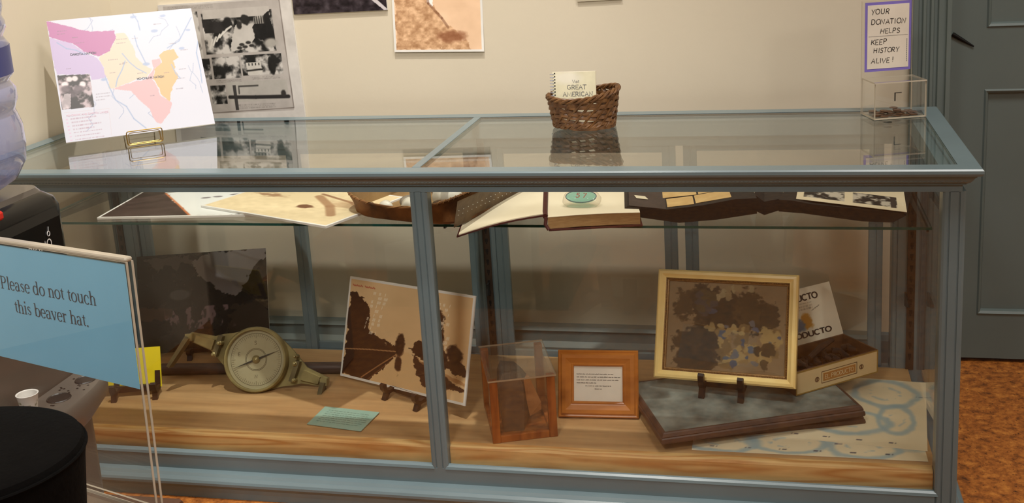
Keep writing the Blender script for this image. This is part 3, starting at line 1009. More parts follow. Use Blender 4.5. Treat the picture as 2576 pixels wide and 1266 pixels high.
# sepia waterfall print
cv = Cv(200, 200, (236, 200, 166))
cv.tex(4, 5, 6, 26)
cv.poly([(.30, 0), (.52, 0), (.45, .5), (.52, .75), (.5, .82), (.33, .5), (.36, .3)], (250, 244, 240))
cv.poly([(0, 0), (.36, 0), (.38, .28), (.37, .45), (.53, .62), (.58, .72), (.75, .82), (.86, .93), (.88, 1), (0, 1)], (206, 164, 126), 1, .06, 8)
m_ = (cv.a[..., 2] < 150)
f = (fbm(200, 200, 18, 26, 9, 5) - 0.5)[..., None] * np.array([120, 125, 120])
cv.a = np.where(m_[..., None], np.clip(cv.a + f, 60, 240), cv.a)
cv.line([(.38, .3), (.40, .5), (.55, .66), (.62, .76)], .014, (112, 70, 48), .5)
cv.ell(.66, .86, .16, .06, (132, 78, 50), .7, .6, .5, 4)
o = print_obj('sepia_print', cv, 0.252, 0.262, 0.005, [M_PIC, M_CARD], border=0.006)
o.location = (0.960, YW - 0.008, 0.929); o.rotation_euler = (math.radians(-2.2), math.radians(1.2), 0)
tag(o, 'sepia waterfall photograph with white edge hung on the wall above the case divider', 'photograph')

cv = Cv(30, 30, (190, 180, 160))
o = print_obj('hanging_sheet', cv, 0.118, 0.15, 0.004, [M_PICM, M_CREAM])
o.location = (1.4035, YW - 0.006, 1.0505); o.rotation_euler = (0, math.radians(-1), 0)
tag(o, 'cream sheet on the wall above the wicker basket, only its bottom edge in view', 'paper')

# ================================================================== on top of the case
ZG = 0.7853
# ---- map board on a brass wire easel
Q = np.array([(312, 155), (1258, 55), (1432, 825), (440, 957)], float)
def muv(x, y):
    u, v = .5, .5
    for _ in range(20):
        p = (1 - v) * ((1 - u) * Q[0] + u * Q[1]) + v * ((1 - u) * Q[3] + u * Q[2])
        du = (1 - v) * (Q[1] - Q[0]) + v * (Q[2] - Q[3])
        dv = (1 - u) * (Q[3] - Q[0]) + u * (Q[2] - Q[1])
        s_ = np.linalg.solve(np.array([du, dv]).T, np.array([x, y]) - p)
        u, v = u + s_[0], v + s_[1]
    return (u, v)
def mp(*pts): return [muv(x, y) for x, y in pts]
cv = Cv(300, 250, (242, 240, 246))
rng = random.Random(5)
for k in range(16):
    x, y = rng.uniform(420, 1300), rng.uniform(80, 850)
    pts = [(x, y)]
    for j in range(6):
        x += rng.uniform(-45, 45); y += rng.uniform(10, 45)
        pts.append((x, y))
    cv.line(mp(*pts), .0022, (186, 196, 222), .8)
cv.poly(mp((312, 262), (400, 285), (470, 300), (560, 370), (640, 405), (680, 470), (695, 530), (600, 545), (585, 510), (378, 518)), (222, 200, 232), 1, .012, 1)
cv.poly(mp((308, 150), (590, 225), (750, 212), (757, 270), (715, 355), (645, 392), (560, 360), (470, 300), (400, 285), (330, 262)), (214, 132, 180), 1, .012, 2)
cv.poly(mp((757, 235), (820, 230), (870, 320), (890, 390), (940, 440), (1000, 470), (990, 500), (960, 530), (880, 545), (850, 560), (760, 600), (710, 605), (720, 560), (690, 510), (680, 460), (650, 410), (660, 385), (715, 355), (757, 270)), (250, 230, 200), 1, .014, 3)
cv.poly(mp((1000, 410), (1050, 400), (1060, 430), (1020, 470), (1000, 540), (1040, 600), (1060, 650), (1140, 690), (1120, 760), (1060, 830), (1030, 820), (980, 740), (920, 680), (860, 620), (740, 610), (790, 590), (870, 560), (960, 540), (1010, 470)), (248, 200, 198), 1, .014, 4)
cv.poly(mp((1075, 345), (1140, 335), (1175, 390), (1140, 420), (1160, 480), (1180, 520), (1140, 590), (1120, 690), (1060, 640), (1030, 560), (1000, 540), (1020, 470), (1060, 430), (1050, 380)), (250, 206, 142), 1, .016, 5)
for pts in [((800, 370), (850, 430), (900, 470), (960, 500)), ((820, 420), (800, 480), (770, 540), (760, 590)), ((690, 530), (720, 600), (760, 680), (830, 720), (880, 800), (960, 860)), ((880, 250), (900, 320), (930, 380), (960, 440)), ((860, 90), (900, 150), (915, 210)), ((1260, 120), (1220, 200), (1180, 280), (1100, 330)), ((1130, 440), (1160, 500), (1190, 530)), ((1310, 280), (1300, 360), (1330, 480), (1340, 560)), ((380, 300), (440, 340), (500, 350), (560, 380))]:
    cv.line(mp(*pts), .004, (178, 196, 226), .8)
for cx, cy in ((870, 120), (1070, 110), (1010, 215), (960, 440), (1240, 205), (680, 545), (1200, 330)):
    u, v = muv(cx, cy)
    cv.ell(u, v, .022, .012, (190, 204, 232), .9, .4, .8, int(cx))
for k, (x, y, w) in enumerate([(475, 262, 40), (440, 472, 30), (800, 432, 34), (1080, 495, 34), (985, 648, 30), (380, 222, 60), (380, 240, 50), (490, 302, 70), (710, 412, 60), (760, 275, 70), (760, 300, 60), (630, 640, 90), (630, 660, 90), (630, 680, 60), (1110, 300, 50), (1190, 340, 50), (1180, 470, 50), (1170, 530, 50), (1160, 600, 50), (900, 500, 40), (780, 440, 40), (720, 500, 40), (860, 265, 40), (1005, 165, 50)]):
    u, v = muv(x, y)
    cv.textrow(u, u + w / 960., v, .008, (150, 130, 140), k, .55)
cv.a = np.clip(cv.a * np.array([0.75, 0.765, 0.80]), 0, 255)
# inset photograph
pm = mp((382, 520), (590, 510), (620, 725), (415, 745))
m2 = Cv(300, 250, (0, 0, 0)); m2.poly(pm, (255, 255, 255)); mk = m2.a[..., 0] > 128
f = fbm(300, 250, 22, 20, 21, 4)
g = 46 + 120 * np.clip((f - .42) / .22, 0, 1)
cv.a[mk] = np.stack([g * 1.02, g * .93, g * .97], -1)[mk]
for x, y in ((460, 545), (495, 540), (545, 575), (430, 580)):
    u, v = muv(x, y); cv.ell(u, v, .02, .022, (214, 204, 208), .9, .5)
for x, y in ((440, 610), (520, 610), (480, 640)):
    u, v = muv(x, y); cv.ell(u, v, .035, .03, (84, 74, 80), .8, .5)
cv.poly(mp((410, 700), (430, 640), (470, 640), (470, 730), (418, 742)), (190, 180, 186), .7)
# key
b4 = mp((430, 765), (715, 735), (733, 905), (452, 932))
cv.line([b4[0], b4[1], b4[2]], .0016, (180, 168, 176), .7)
u0, v0 = muv(432, 782)
for k in range(7):
    a = muv(440 + k * 5, 812 + k * 22)
    cv.textrow(a[0] + .03, a[0] + rng.uniform(.16, .26), a[1] - .008, .010, (150, 120, 136), 60 + k, .6)
    cv.rect(a[0] - .002, a[1] - .008, a[0] + .012, a[1] + .002, (190, 150, 180), .6)
mbd = thing('map_board', 'white map print with pink and orange territories standing on a brass wire easel', 'map', (0.2952, 0.3124, 0.803), pose(0.63, 0.5809))
print_obj('map_print', cv, 0.3589, 0.3395, 0.005, [M_PIC, M_CARD], mbd)
tb = MB()
def maptext(txt, x0, y0, x1, y1, h):
    a, b_ = muv(x0, y0), muv(x1, y1)
    W_, H_ = .3589, .3395
    pa = (-.5 * W_ + a[0] * W_, H_ - a[1] * H_)
    pb = (-.5 * W_ + b_[0] * W_, H_ - b_[1] * H_)
    d_ = math.hypot(pb[0] - pa[0], pb[1] - pa[1])
    s_ = d_ / text_w(txt, 1)
    ribbons(tb, txt, s_, pa, width=.14, rot=math.atan2(pb[1] - pa[1], pb[0] - pa[0]), y=-0.0004)
maptext('DAKOTA NATION', 466, 388, 632, 374, .006)
tb.build('lettering', M_INKG, mbd)
tb = MB()
maptext('HO-CHUNK NATION', 900, 546, 1082, 527, .006)
tb.build('lettering', M_INKG, mbd)
tb = MB()
maptext('HO-CHUNK AND DAKOTA LANDS', 442, 790, 712, 762, .006)
tb.build('key_title', mat('pale_mauve_ink', (206, 180, 196), .6), mbd)

ez = thing('wire_easel', 'small brass wire easel holding up the map board on the case top', 'easel', (0.2952, 0.3124, ZG), (0, 0, 0.63))
def rrect(hw, y0, z0, y1, z1, r=0.006):
    pts = []
    for sx, k in ((1, 1), (-1, 1)):
        pass
    A = [(-hw, y0, z0), (hw, y0, z0), (hw, y1, z1), (-hw, y1, z1)]
    out = []
    for i in range(4):
        p, q, n = np.array(A[i - 1]), np.array(A[i]), np.array(A[(i + 1) % 4])
        a = q + (p - q) / np.linalg.norm(p - q) * r
        b_ = q + (n - q) / np.linalg.norm(n - q) * r
        for t in (0, .25, .5, .75, 1):
            out.append((1 - t) ** 2 * a + 2 * t * (1 - t) * q + t * t * b_)
    return out
MB().tube(rrect(0.042, -0.060, 0.002, -0.062, 0.036), 0.0014, 6, closed=True).build('front_loop', M_WIRE, ez, True)
MB().tube(rrect(0.037, -0.054, 0.004, -0.057, 0.031), 0.0010, 6, closed=True).build('inner_loop', M_WIRE, ez, True)
s33, c33 = math.sin(.58), math.cos(.58)
for sx in (-1, 1):
    x = sx * 0.040
    MB().tube([(x, -0.060, 0.0025), (x, -0.010, 0.0155), (x, 0.012, 0.0155), (x * .9, 0.012 + s33 * .03, 0.0155 + c33 * .03), (x * .7, 0.012 + s33 * .2, 0.0155 + c33 * .2)], 0.0014, 6).build('side_wire', M_WIRE, ez, True)
    MB().tube([(x * .7, 0.014 + s33 * .19, 0.0155 + c33 * .19), (x * .95, 0.11, 0.0016)], 0.0014, 6).build('rear_leg', M_WIRE, ez, True)
MB().tube([(-.038, 0.11, 0.0018), (.038, 0.11, 0.0018)], 0.0014, 6).build('rear_bar', M_WIRE, ez, True)

# ---- wicker basket
bk = thing('wicker_basket', 'oval brown wicker basket on the glass top holding a spiral booklet', 'basket', (1.402, 0.412, ZG), (0, 0, math.radians(8)))
def bask(t):                       # radius factor by height fraction
    return 0.066 + 0.013 * t
HB = 0.078
def rimz(a, t):
    return HB * t + t * t * (0.008 * math.cos(a - 0.3) + 0.004 * math.cos(2 * a))
rngb = random.Random(3)
mb = MB()
NR, NV = 12, 20
for r_ in range(NR):
    t0 = 0.03 + r_ / (NR - 1) * 0.90
    pts, rad = [], []
    tilt = rngb.uniform(-.03, .03)
    ph0 = -1.57 + rngb.uniform(-.5, .5)
    for i in range(132):
        a = 2 * PI * i / 132
        t = min(1, max(0.02, t0 + 0.115 * math.sin(a + ph0) + tilt * math.sin(3 * a)))
        R = bask(t) + 0.0034 * math.cos(NV / 2 * a + PI * (r_ % 2))
        pts.append((R * math.cos(a) * 1.05, R * math.sin(a) * 0.78, rimz(a, t)))
    mb.tube(pts, 0.0046 + 0.0008 * rngb.random(), 6, closed=True, flat=0.34)
mb.build('weave', M_WICKER, bk, True)
mb = MB()
for k in range(NV):
    a = 2 * PI * (k + .5) / NV
    pts = []
    for i in range(9):
        t = i / 8
        aa = a + 0.85 * t
        R = bask(t)
        pts.append((R * math.cos(aa) * 1.05, R * math.sin(aa) * 0.78, max(0.003, rimz(aa, t))))
    mb.tube(pts, 0.0030, 6, flat=1.9)
mb.build('stakes', M_WICKER, bk, True)
mb = MB()
for j in range(3):
    pts = []
    for i in range(150):
        a = 2 * PI * i / 150
        w = 9 * a + j * 2 * PI / 3
        R = bask(1) + 0.0035 * math.cos(w)
        pts.append((R * math.cos(a) * 1.05, R * math.sin(a) * 0.78, rimz(a, 1) + 0.0045 * math.sin(w)))
    mb.tube(pts, 0.0034, 6, closed=True)
mb.build('braided_rim', M_WICKER, bk, True)
mb = MB()
for j in range(3):
    pts = []
    for i in range(150):
        a = 2 * PI * i / 150
        w = 10 * a + j * 2 * PI / 3
        R = bask(0) + 0.0005 + 0.003 * math.cos(w)
        pts.append((R * math.cos(a) * 1.05, R * math.sin(a) * 0.78, 0.0085 + 0.0045 * math.sin(w)))
    mb.tube(pts, 0.0034, 6, closed=True)
mb.lathe([(0.0, 0.004), (0.064, 0.004), (0.064, 0.007), (0.0, 0.007)], n=30, sx=1.05, sy=.78, cap0=False, cap1=False)
mb.build('braided_foot', M_WICKER, bk, True)
# ---- spiral booklet inside the basket
sb = thing('spiral_booklet', 'cream spiral bound booklet standing in the wicker basket', 'booklet', (1.381, 0.404, 0.794), pose(math.radians(3), math.radians(6), math.radians(-0.5)))
cv = Cv(70, 80, (226, 220, 190))
cv.tex(4, 4, 4, 26)
cv.ell(.35, .12, .3, .12, (240, 236, 226), .6, .8)
print_obj('cover', cv, 0.103, 0.122, 0.009, [M_PIC, M_PAPER], sb)
tb = MB()
s_ = .0150
ribbons(tb, 'GREAT', s_, (-.017, .0805), width=.075, serif=True, track=.05, aspect=1.05)
ribbons(tb, 'AMERICAN', s_, (-.027, .0640), width=.075, serif=True, track=.04, aspect=1.05)
ribbons(tb, 'V', .0105, (-.004, .0955), width=.07)
ribbons(tb, 'isit', .0105, (.0015, .0955), width=.07)
tb.build('title', M_INKG, sb)
mb = MB()
for k in range(16):
    z = 0.006 + k * 0.0073
    ring = [(-0.0515 - 0.001 + 0.0052 * math.cos(a), 0.0045 + 0.0075 * math.sin(a), z + 0.0015 * a / 6) for a in np.linspace(0.2, 2 * PI - .2, 12)]
    mb.tube(ring, 0.0009, 5)
mb.build('spiral_binding', mat('pale_spiral_wire', (168, 174, 190), 0.4), sb, True)
mb = MB()
for k in range(16):
    mb.box(-.0475, -.0445, -.0006, -.0002, .0075 + k * .0073, .0105 + k * .0073)
mb.build('punched_holes', M_INK, sb)

# ---- donation box
dq = thing('donation_box', 'clear acrylic donation box with violet bordered sign on the case top', 'donation box', (2.0645, 0.4285, ZG), (0, 0, math.radians(17)))
BW, BD, BH, tk = 0.121, 0.078, 0.082, 0.003
def apane(name, x0, x1, y0, y1, z0, z1, parent, m=M_ACRYL, e=M_AEDGE):
    return pane(name, x0, x1, y0, y1, z0, z1, m, e, parent)
apane('front_panel', 0, BW, 0, tk, 0, BH, dq)
apane('side_panel', 0, tk, tk, BD, 0, BH, dq)
apane('side_panel', BW - tk, BW, tk, BD, 0, BH, dq)
apane('base', tk, BW - tk, tk, BD, 0, tk, dq)
apane('lid', 0, BW, 0, BD, BH, BH + tk, dq)
apane('sign_panel', -0.001, BW - 0.002, BD, BD + tk, 0, 0.262, dq)
mb = MB()
mb.box(0.047, 0.050, tk + .0005, tk + .0008, 0.040, 0.060).box(0.047, 0.064, tk + .0005, tk + .0008, 0.058, 0.060)
mb.build('sticker', M_STEEL, dq)
sg = MB().box(0.006, 0.115, BD - 0.0012, BD - 0.0002, 0.098, 0.258).build('sign_card', M_PURPLE, dq)
MB().box(0.0115, 0.1095, BD - 0.0018, BD - 0.0013, 0.1045, 0.2515).build('sign_paper', M_PAPER, sg)
tb = MB()
yy = BD - 0.0022
for txt, x, z, s_, a in (('YOUR', .020, .231, .0175, 1.0), ('DONATION', .0185, .2075, .0175, 1.02), ('HELPS', .041, .1855, .0165, 1.05),
                         ('KEEP', .0185, .1610, .0175, 1.02), ('HISTORY', .026, .1415, .0165, .98), ('ALIVE', .021, .1175, .0170, 1.02), ('!', .070, .1175, .0180, 1)):
    ribbons(tb, txt, s_, (x, z), width=.085, slant=.10, jitter=.9, seed=len(txt) * 7 + ord(txt[0]), track=.05, y=yy, aspect=a)
tb.build('handwriting', M_INKB, sg)
tb = MB(); tb.box(.014, .107, yy, yy + .0003, .1795, .1800)
for k in range(12):
    tb.box(.1045, .1058, yy, yy + .0003, .118 + k * .0045, .121 + k * .0045)
tb.build('fine_print', M_INKG, sg)
rngc = random.Random(11)
mb = MB(); mb.lathe([(0, 0), (.0090, 0), (.0095, .0004), (.0095, .0012), (.0090, .0016), (0, .0016)], n=20, cap0=False, cap1=False)
coin0 = None
slots_ = []
for k in range(26):
    for tr in range(200):
        u, v = rngc.uniform(.013, BW - .013), rngc.uniform(.014, BD - .012)
        z = tk + .0003
        if sum((u - a) ** 2 + (v - b_) ** 2 < .0185 ** 2 for a, b_, c in slots_) == 0:
            break
    else:
        lev = [c for a, b_, c in slots_ if (u - a) ** 2 + (v - b_) ** 2 < .0195 ** 2]
        z = max(lev) + .0019
    slots_.append((u, v, z))
rz = Matrix.Rotation(math.radians(17), 3, 'Z')
for k, (u, v, z) in enumerate(slots_):
    if coin0 is None:
        c = mb.build('coin', M_COIN, None, True); coin0 = c
    else:
        c = coin0.copy(); scene.collection.objects.link(c)
    w = rz @ Vector((u, v, z))
    c.location = Vector((2.0645, 0.4285, ZG)) + w
    tag(c, 'small copper coin lying on the floor of the clear acrylic donation box', 'coin', 'coins in the donation box')

# ================================================================== on the glass shelf
SH = SZ + 0.0006
def flat_print(name, cv, corner, ux, uy, w, d, z, t=0.005, border=0.006, mats=(M_PIC, M_CARD), tilt=0.0):
    """board lying flat: corner = near-left corner, ux = direction of its lower edge"""
    ex = Vector((ux, uy, 0)).normalized()
    ez = Vector((0, 0, 1)).cross(ex)
    M = Matrix((ex, -Vector((0, 0, 1)), ez)).transposed()
    o = print_obj(name, cv, w, d, t, list(mats), x0=0.0, border=border)
    o.rotation_euler = M.to_euler()
    o.location = (corner[0], corner[1], z + t)
    return o
# print 1: dark gorge with white water
cv = Cv(160, 120, (60, 42, 38))
cv.tex(10, 10, 7, 40)
cv.poly([(.08, .0), (1, 0), (1, 1), (.57, 1), (.38, .62), (.17, .2)], (234, 236, 234), 1, .03, 3)
cv.line([(.17, .2), (.38, .62), (.565, 1)], .007, (214, 124, 70), .9)
for x, y in ((.5, .4), (.57, .36), (.66, .3), (.8, .45), (.9, .5)):
    cv.ell(x, y, .03, .03, (120, 112, 116), .8, .5, .7, int(x * 50))
cv.ell(.85, .3, .15, .15, (150, 140, 148), .7, .8, .8, 5)
o = flat_print('waterfall_print', cv, (0.228, 0.172), 1.0, 0.075, 0.42, 0.28, SH)
tag(o, 'white bordered print of a dark gorge and white water on the glass shelf', 'photograph')
# print 2: sepia pale
cv = Cv(160, 120, (232, 212, 172))
cv.tex(3, 4, 9, 16); cv.tex(22, 18, 10, 26)
cv.poly([(.30, .16), (.62, .18), (.64, .4), (.48, .56), (.36, .46)], (228, 208, 168))
cv.line([(.52, .30), (.74, .52), (.88, .74)], .03, (160, 118, 84), .8)
cv.line([(.50, .22), (.80, .34), (1, .52)], .014, (136, 92, 62), .8)
cv.ell(.60, .62, .06, .05, (120, 80, 54), 1, .4, 1.2, 3)
cv.ell(.2, .45, .12, .05, (150, 112, 80), .8, .6, 1.2, 4)
cv.ell(.12, .25, .12, .1, (140, 100, 72), .8, .6, 1.0, 5)
cv.ell(.85, .4, .14, .12, (176, 140, 104), .6, .7, 1.0, 6)
o = flat_print('sepia_landscape_print', cv, (0.459, 0.262), 0.402, -0.170, 0.43, 0.27, SH + 0.0056)
tag(o, 'sepia landscape print lying askew over the gorge print on the glass shelf', 'photograph')

# ---- open book with blank pages
bok = thing('open_ledger', 'open maroon book with blank cream pages lying on the glass shelf', 'book', (1.36, 0.13, SH))
def patch(b, A, B, C, D, t, mi=0, n=6, sag=0.0):
    """slab between four top corners A,B,C,D (ccw), thickness t downwards"""
    A, B, C, D = map(np.array, (A, B, C, D))
    top, bot = [], []
    for j in range(n + 1):
        for i in range(n + 1):
            u, v = i / n, j / n
            p = (1 - v) * ((1 - u) * A + u * B) + v * ((1 - u) * D + u * C)
            p = p + np.array([0, 0, sag * math.sin(PI * u)])
            top.append(p); bot.append(p - np.array([0, 0, t]))
    N = n + 1
    fs, off = [], N * N
    for j in range(n):
        for i in range(n):
            a = j * N + i
            fs.append((a, a + 1, a + N + 1, a + N)); fs.append((off + a, off + a + N, off + a + N + 1, off + a + 1))
    edge = [i for i in range(N)] + [N * j + n for j in range(1, N)] + [N * n + i for i in range(n - 1, -1, -1)] + [N * j for j in range(n - 1, 0, -1)]
    for k in range(len(edge)):
        a, c = edge[k], edge[(k + 1) % len(edge)]
        fs.append((a, off + a, off + c, c))
    b.add(top + bot, fs, mi)
    return b
patch(MB(), (-.188, -.077, .003), (-.004, -.018, .034), (-.06, .27, .034), (-.24, .25, .006), .0035, sag=.006).build('left_cover', M_MAROON, bok, True)
patch(MB(), (-.184, -.074, .0058), (-.004, -.016, .0368), (-.06, .268, .0368), (-.236, .247, .0088), .0024, sag=.006).build('left_page', M_PAGE, bok, True)
patch(MB(), (.006, -.030, .0045), (.204, .012, .0045), (.150, .29, .0045), (-.056, .275, .0045), .0035).build('right_cover', M_MAROON, bok)
patch(MB(), (.004, -.026, .031), (.199, .014, .031), (.146, .286, .031), (-.056, .272, .031), .026, sag=.002).build('page_block', [M_PAGEEDGE], bok)
patch(MB(), (.004, -.0262, .0315), (.199, .0138, .0315), (.146, .2862, .0315), (-.056, .2722, .0315), .0008, sag=.002).build('right_page', M_PAGE, bok)
MB().tube([(-.002, -.022, .032), (-.007, 0, .034), (-.056, .268, .034)], .006, 8).tube([(.0, -.024, .030), (-.002, -.026, .015), (.006, -.029, .004)], .004, 8).build('spine', M_MAROON, bok, True)

# ---- aqua glass paperweight 57
gw = thing('glass_paperweight', 'aqua oval glass paperweight numbered 57 on the open book page', 'paperweight', (1.424, 0.168, SH + 0.0375), pose(math.radians(-4), math.radians(58)))
mb = MB()
def sel(rx, rz, y, n=28, e=2.6):
    out = []
    for i in range(n):
        a = 2 * PI * i / n
        c_, s_ = math.cos(a), math.sin(a)
        out.append((rx * math.copysign(abs(c_) ** (2 / e), c_), y, .023 + rz * math.copysign(abs(s_) ** (2 / e), s_)))
    return out
mb.loft([sel(.034, .019, .012), sel(.041, .023, .009), sel(.044, .024, .004), sel(.041, .023, -.004), sel(.036, .020, -.008)])
mb.build('glass_body', M_SPECG, gw, True)
mb = MB()
mb.loft([sel(.012, .007, -.0105, e=2), sel(.028, .014, -.0095, e=2), sel(.034, .0175, -.0075, e=2), sel(.034, .0175, -.004, e=2)])
mb.build('aqua_oval', M_TEALG, gw, True)
mb = MB(); mb.tube([tuple(p) for p in sel(.0345, .018, -.0078, 36, 2)], .0009, 6, closed=True)
mb.build('oval_rim', M_INKG, gw, True)
tb = MB(); ribbons(tb, '57', .0195, (-.011, .0165), width=.10, y=-.0112, track=.30)
tb.build('numerals', M_RED, gw)

# ---- photo album
al = thing('photo_album', 'open black photograph album with tan clippings on the right of the glass shelf', 'album', (1.82, 0.20, SH))
def wedge(b, sec, y0, y1, dx=0.0, mi=0):
    b.loft([[(x, y0, z) for x, z in sec], [(x + dx, y1, z) for x, z in sec]], True, True, mi)
b = MB()
wedge(b, [(-.300, .030), (-.262, .012), (-.18, .0005), (-.10, .008), (-.015, .022), (-.015, .056), (-.06, .054), (-.13, .040), (-.21, .030), (-.292, .038)], -.030, .245, -.035)
b.build('left_block', M_ALBUM, al)
b = MB()
wedge(b, [(.03, .024), (.08, .020), (.20, .003), (.262, .0006), (.288, .016), (.284, .022), (.20, .030), (.10, .040), (.06, .048), (.03, .05)], -.02, .235, .045)
b.build('right_block', M_ALBUM, al)
b = MB()
wedge(b, [(-.02, .020), (.0, .010), (.035, .022), (.04, .048), (.0, .040), (-.02, .056)], .0, .24, .0)
b.build('spine', M_ALBUM, al)
patch(MB(), (-.288, -.0290, .0392), (-.208, -.0290, .0312), (-.235, .243, .0312), (-.322, .243, .0392), .0008).build('dark_page', M_ALBUMP, al)
rngp = random.Random(2)
def lslope(x):
    xs = [-.30, -.21, -.13, -.06, -.015]; zs_ = [.0385, .0305, .0405, .0545, .0565]
    return float(np.interp(x, xs, zs_)) + .0010
for (x0, x1, y0, y1) in ((-.208, -.150, -.015, .050), (-.146, -.070, -.010, .052), (-.215, -.140, .058, .13), (-.136, -.050, .060, .13), (-.22, -.14, .14, .21), (-.13, -.05, .14, .21)):
    sx = -.035 * (y0 / .275)
    patch(MB(), (x0 + sx, y0, lslope(x0)), (x1 + sx, y0, lslope(x1)), (x1 + sx - .008, y1, lslope(x1)), (x0 + sx - .008, y1, lslope(x0)), .0006).build('clipping', M_TANP, al)
patch(MB(), (-.278, .03, .0395), (-.252, .03, .0370), (-.262, .055, .0370), (-.286, .055, .0395), .0006).build('paper_tab', M_CREAM, al)
cv = Cv(120, 110, (222, 206, 174))
cv.tex(4, 4, 2, 20)
for (u0, v0, u1, v1, sd) in ((.06, .60, .44, .90, 1), (.52, .56, .92, .90, 2), (.08, .10, .5, .40, 3)):
    m_ = (cv.u > u0) & (cv.u < u1) & (cv.v > v0) & (cv.v < v1)
    g = 40 + 150 * np.clip((fbm(120, 110, 14, 12, sd + 70, 4) - .42) / .2, 0, 1)
    cv.a[m_] = np.stack([g, g * .95, g * .86], -1)[m_]
cv.rect(.86, .56, .91, .92, (60, 54, 50))
for k in range(4):
    cv.textrow(.1, .5, .46 + k * .03, .012, (120, 108, 92), k)
pg = MB()
o = print_obj('pasted_prints', cv, 0.225, 0.24, 0.0008, [M_PICM, M_PAGE], al)
o.rotation_euler = (math.radians(-90), math.radians(6.2), math.radians(-4))
o.location = (.178, -.014, .0365)
MB().box(.262, .288, .02, .05, .0245, .0252).build('paper_tab', M_CREAM, al)

# ---- birch bark tray
TT = math.radians(-1.6)
bt = thing('bark_tray', 'shallow brown birch bark tray holding stones on the glass shelf behind the mullion', 'tray', (1.058, 0.272, SH + 0.0065), (0, TT, math.radians(-21.5)))
def bring(ax, ay, z, n=80, e=5.0, sag=0.0):
    out = []
    for i in range(n):
        a = 2 * PI * i / n
        c_, s_ = math.cos(a), math.sin(a)
        x = ax * math.copysign(abs(c_) ** (2 / e), c_)
        y = ay * math.copysign(abs(s_) ** (2 / e), s_)
        out.append((x, y, z + sag * (x / ax) ** 2 * (1.15 if x > 0 else .75)))
    return out
def tray(i):
    return [bring(.162 - i, .128 - i, i, e=4), bring(.167 - i, .133 - i, .007 + i * .4, e=4.5), bring(.168 - i, .134 - i, .022, sag=.012), bring(.176 - i, .142 - i, .034, sag=.032)]
b = MB(); b.loft(tray(0), True, False); b.build('outer_bark', M_BARK, bt, True)
b = MB(); b.loft(tray(.0035), True, False); b.build('inner_bark', M_BARKI, bt, True)
r0 = bring(.1745, .1405, .0345, sag=.032)
MB().tube(r0, .0026, 6, closed=True).build('rim_binding', M_BARK, bt, True)
b = MB()
lace = []
for k in range(400):
    f_ = k / 400 * 80
    p = np.array(r0[int(f_)]) * (1 - f_ % 1) + np.array(r0[(int(f_) + 1) % 80]) * (f_ % 1)
    n_o = np.array([p[0] / .175 ** 2, p[1] / .14 ** 2, 0]); n_o /= np.linalg.norm(n_o)
    w = 2 * PI * 44 * k / 400 + .3
    lace.append(p + .0034 * math.cos(w) * n_o + np.array([0, 0, .0038 * math.sin(w)]))
b.tube(lace, .0008, 4, closed=True)
b.build('rim_stitching', M_STITCH, bt)
b = MB()       # stitched end panel at the right
patch(b, (.160, -.136, .003), (.165, .126, .003), (.188, .146, .070), (.188, -.150, .066), .0025)
b.build('end_panel', M_BARKE, bt)
b = MB()
for k in range(34):
    t = k / 33
    for f_ in (.42, .60):
        lo_ = np.array([.160, -.136, .003]) * (1 - t) + np.array([.165, .126, .003]) * t
        hi_ = np.array([.188, -.150, .066]) * (1 - t) + np.array([.188, .146, .070]) * t
        q = lo_ * (1 - f_) + hi_ * f_ + np.array([.0015, 0, 0])
        if (k + int(f_ * 10)) % 2:
            b.lathe([(.0004, -.0012), (.0015, 0), (.0004, .0012)], tuple(q), 6)
b.build('panel_beads', M_THREAD, bt, True)
# stones in the tray
def stone(name, loc, r, m, label, seed, sq=(1, 1, 1)):
    rr = random.Random(seed)
    ph = [rr.uniform(0, 6) for _ in range(6)]
    rings = []
    for j in range(11):
        th = PI * (j + .02) / 10.04
        ring = []
        for i in range(18):
            a = 2 * PI * i / 18
            k = 1 + .13 * math.sin(2 * a + ph[0] + th) + .10 * math.sin(3 * a + ph[1]) * math.sin(th * 2 + ph[2]) + .07 * math.sin(5 * a + ph[3])
            ring.append((r * sq[0] * k * math.sin(th) * math.cos(a), r * sq[1] * k * math.sin(th) * math.sin(a), -r * sq[2] * math.cos(th)))
        rings.append(ring)
    o = MB().loft(rings).build(name, m, None, True)
    o.location = loc
    return tag(o, label, 'stone')
rt = Matrix.Rotation(math.radians(-21.5), 3, 'Z')
def intray(x, y, z):
    return Vector((1.058, 0.272, SH + 0.0065)) + rt @ Vector((x, y, z + .002 - x * math.sin(TT)))
stone('stone', intray(.050, -.01, .030), .030, M_STONE_W, 'largest white stone in the middle of the birch bark tray', 3, (1.25, .95, .95))
stone('stone', intray(.000, -.085, .022), .022, M_STONE_W, 'smaller white stone at the front of the birch bark tray', 4, (1.1, 1, .95))
stone('stone', intray(-.035, -.05, .019), .019, M_STONE_G, 'mottled grey stone left of the white stones in the bark tray', 5, (1.2, 1, .9))
stone('stone', intray(.090, -.085, .023), .022, M_STONE_B, 'brown stone at the right front of the birch bark tray', 6, (1.2, .95, .95))
stone('stone', intray(-.02, .055, .021), .021, M_STONE_B, 'brown stone at the back of the birch bark tray', 7, (1.3, 1, .9))
stone('stone', intray(-.085, -.075, .014), .014, M_STONE_W, 'white pebble near the left end of the birch bark tray', 8, (1.2, 1, .9))

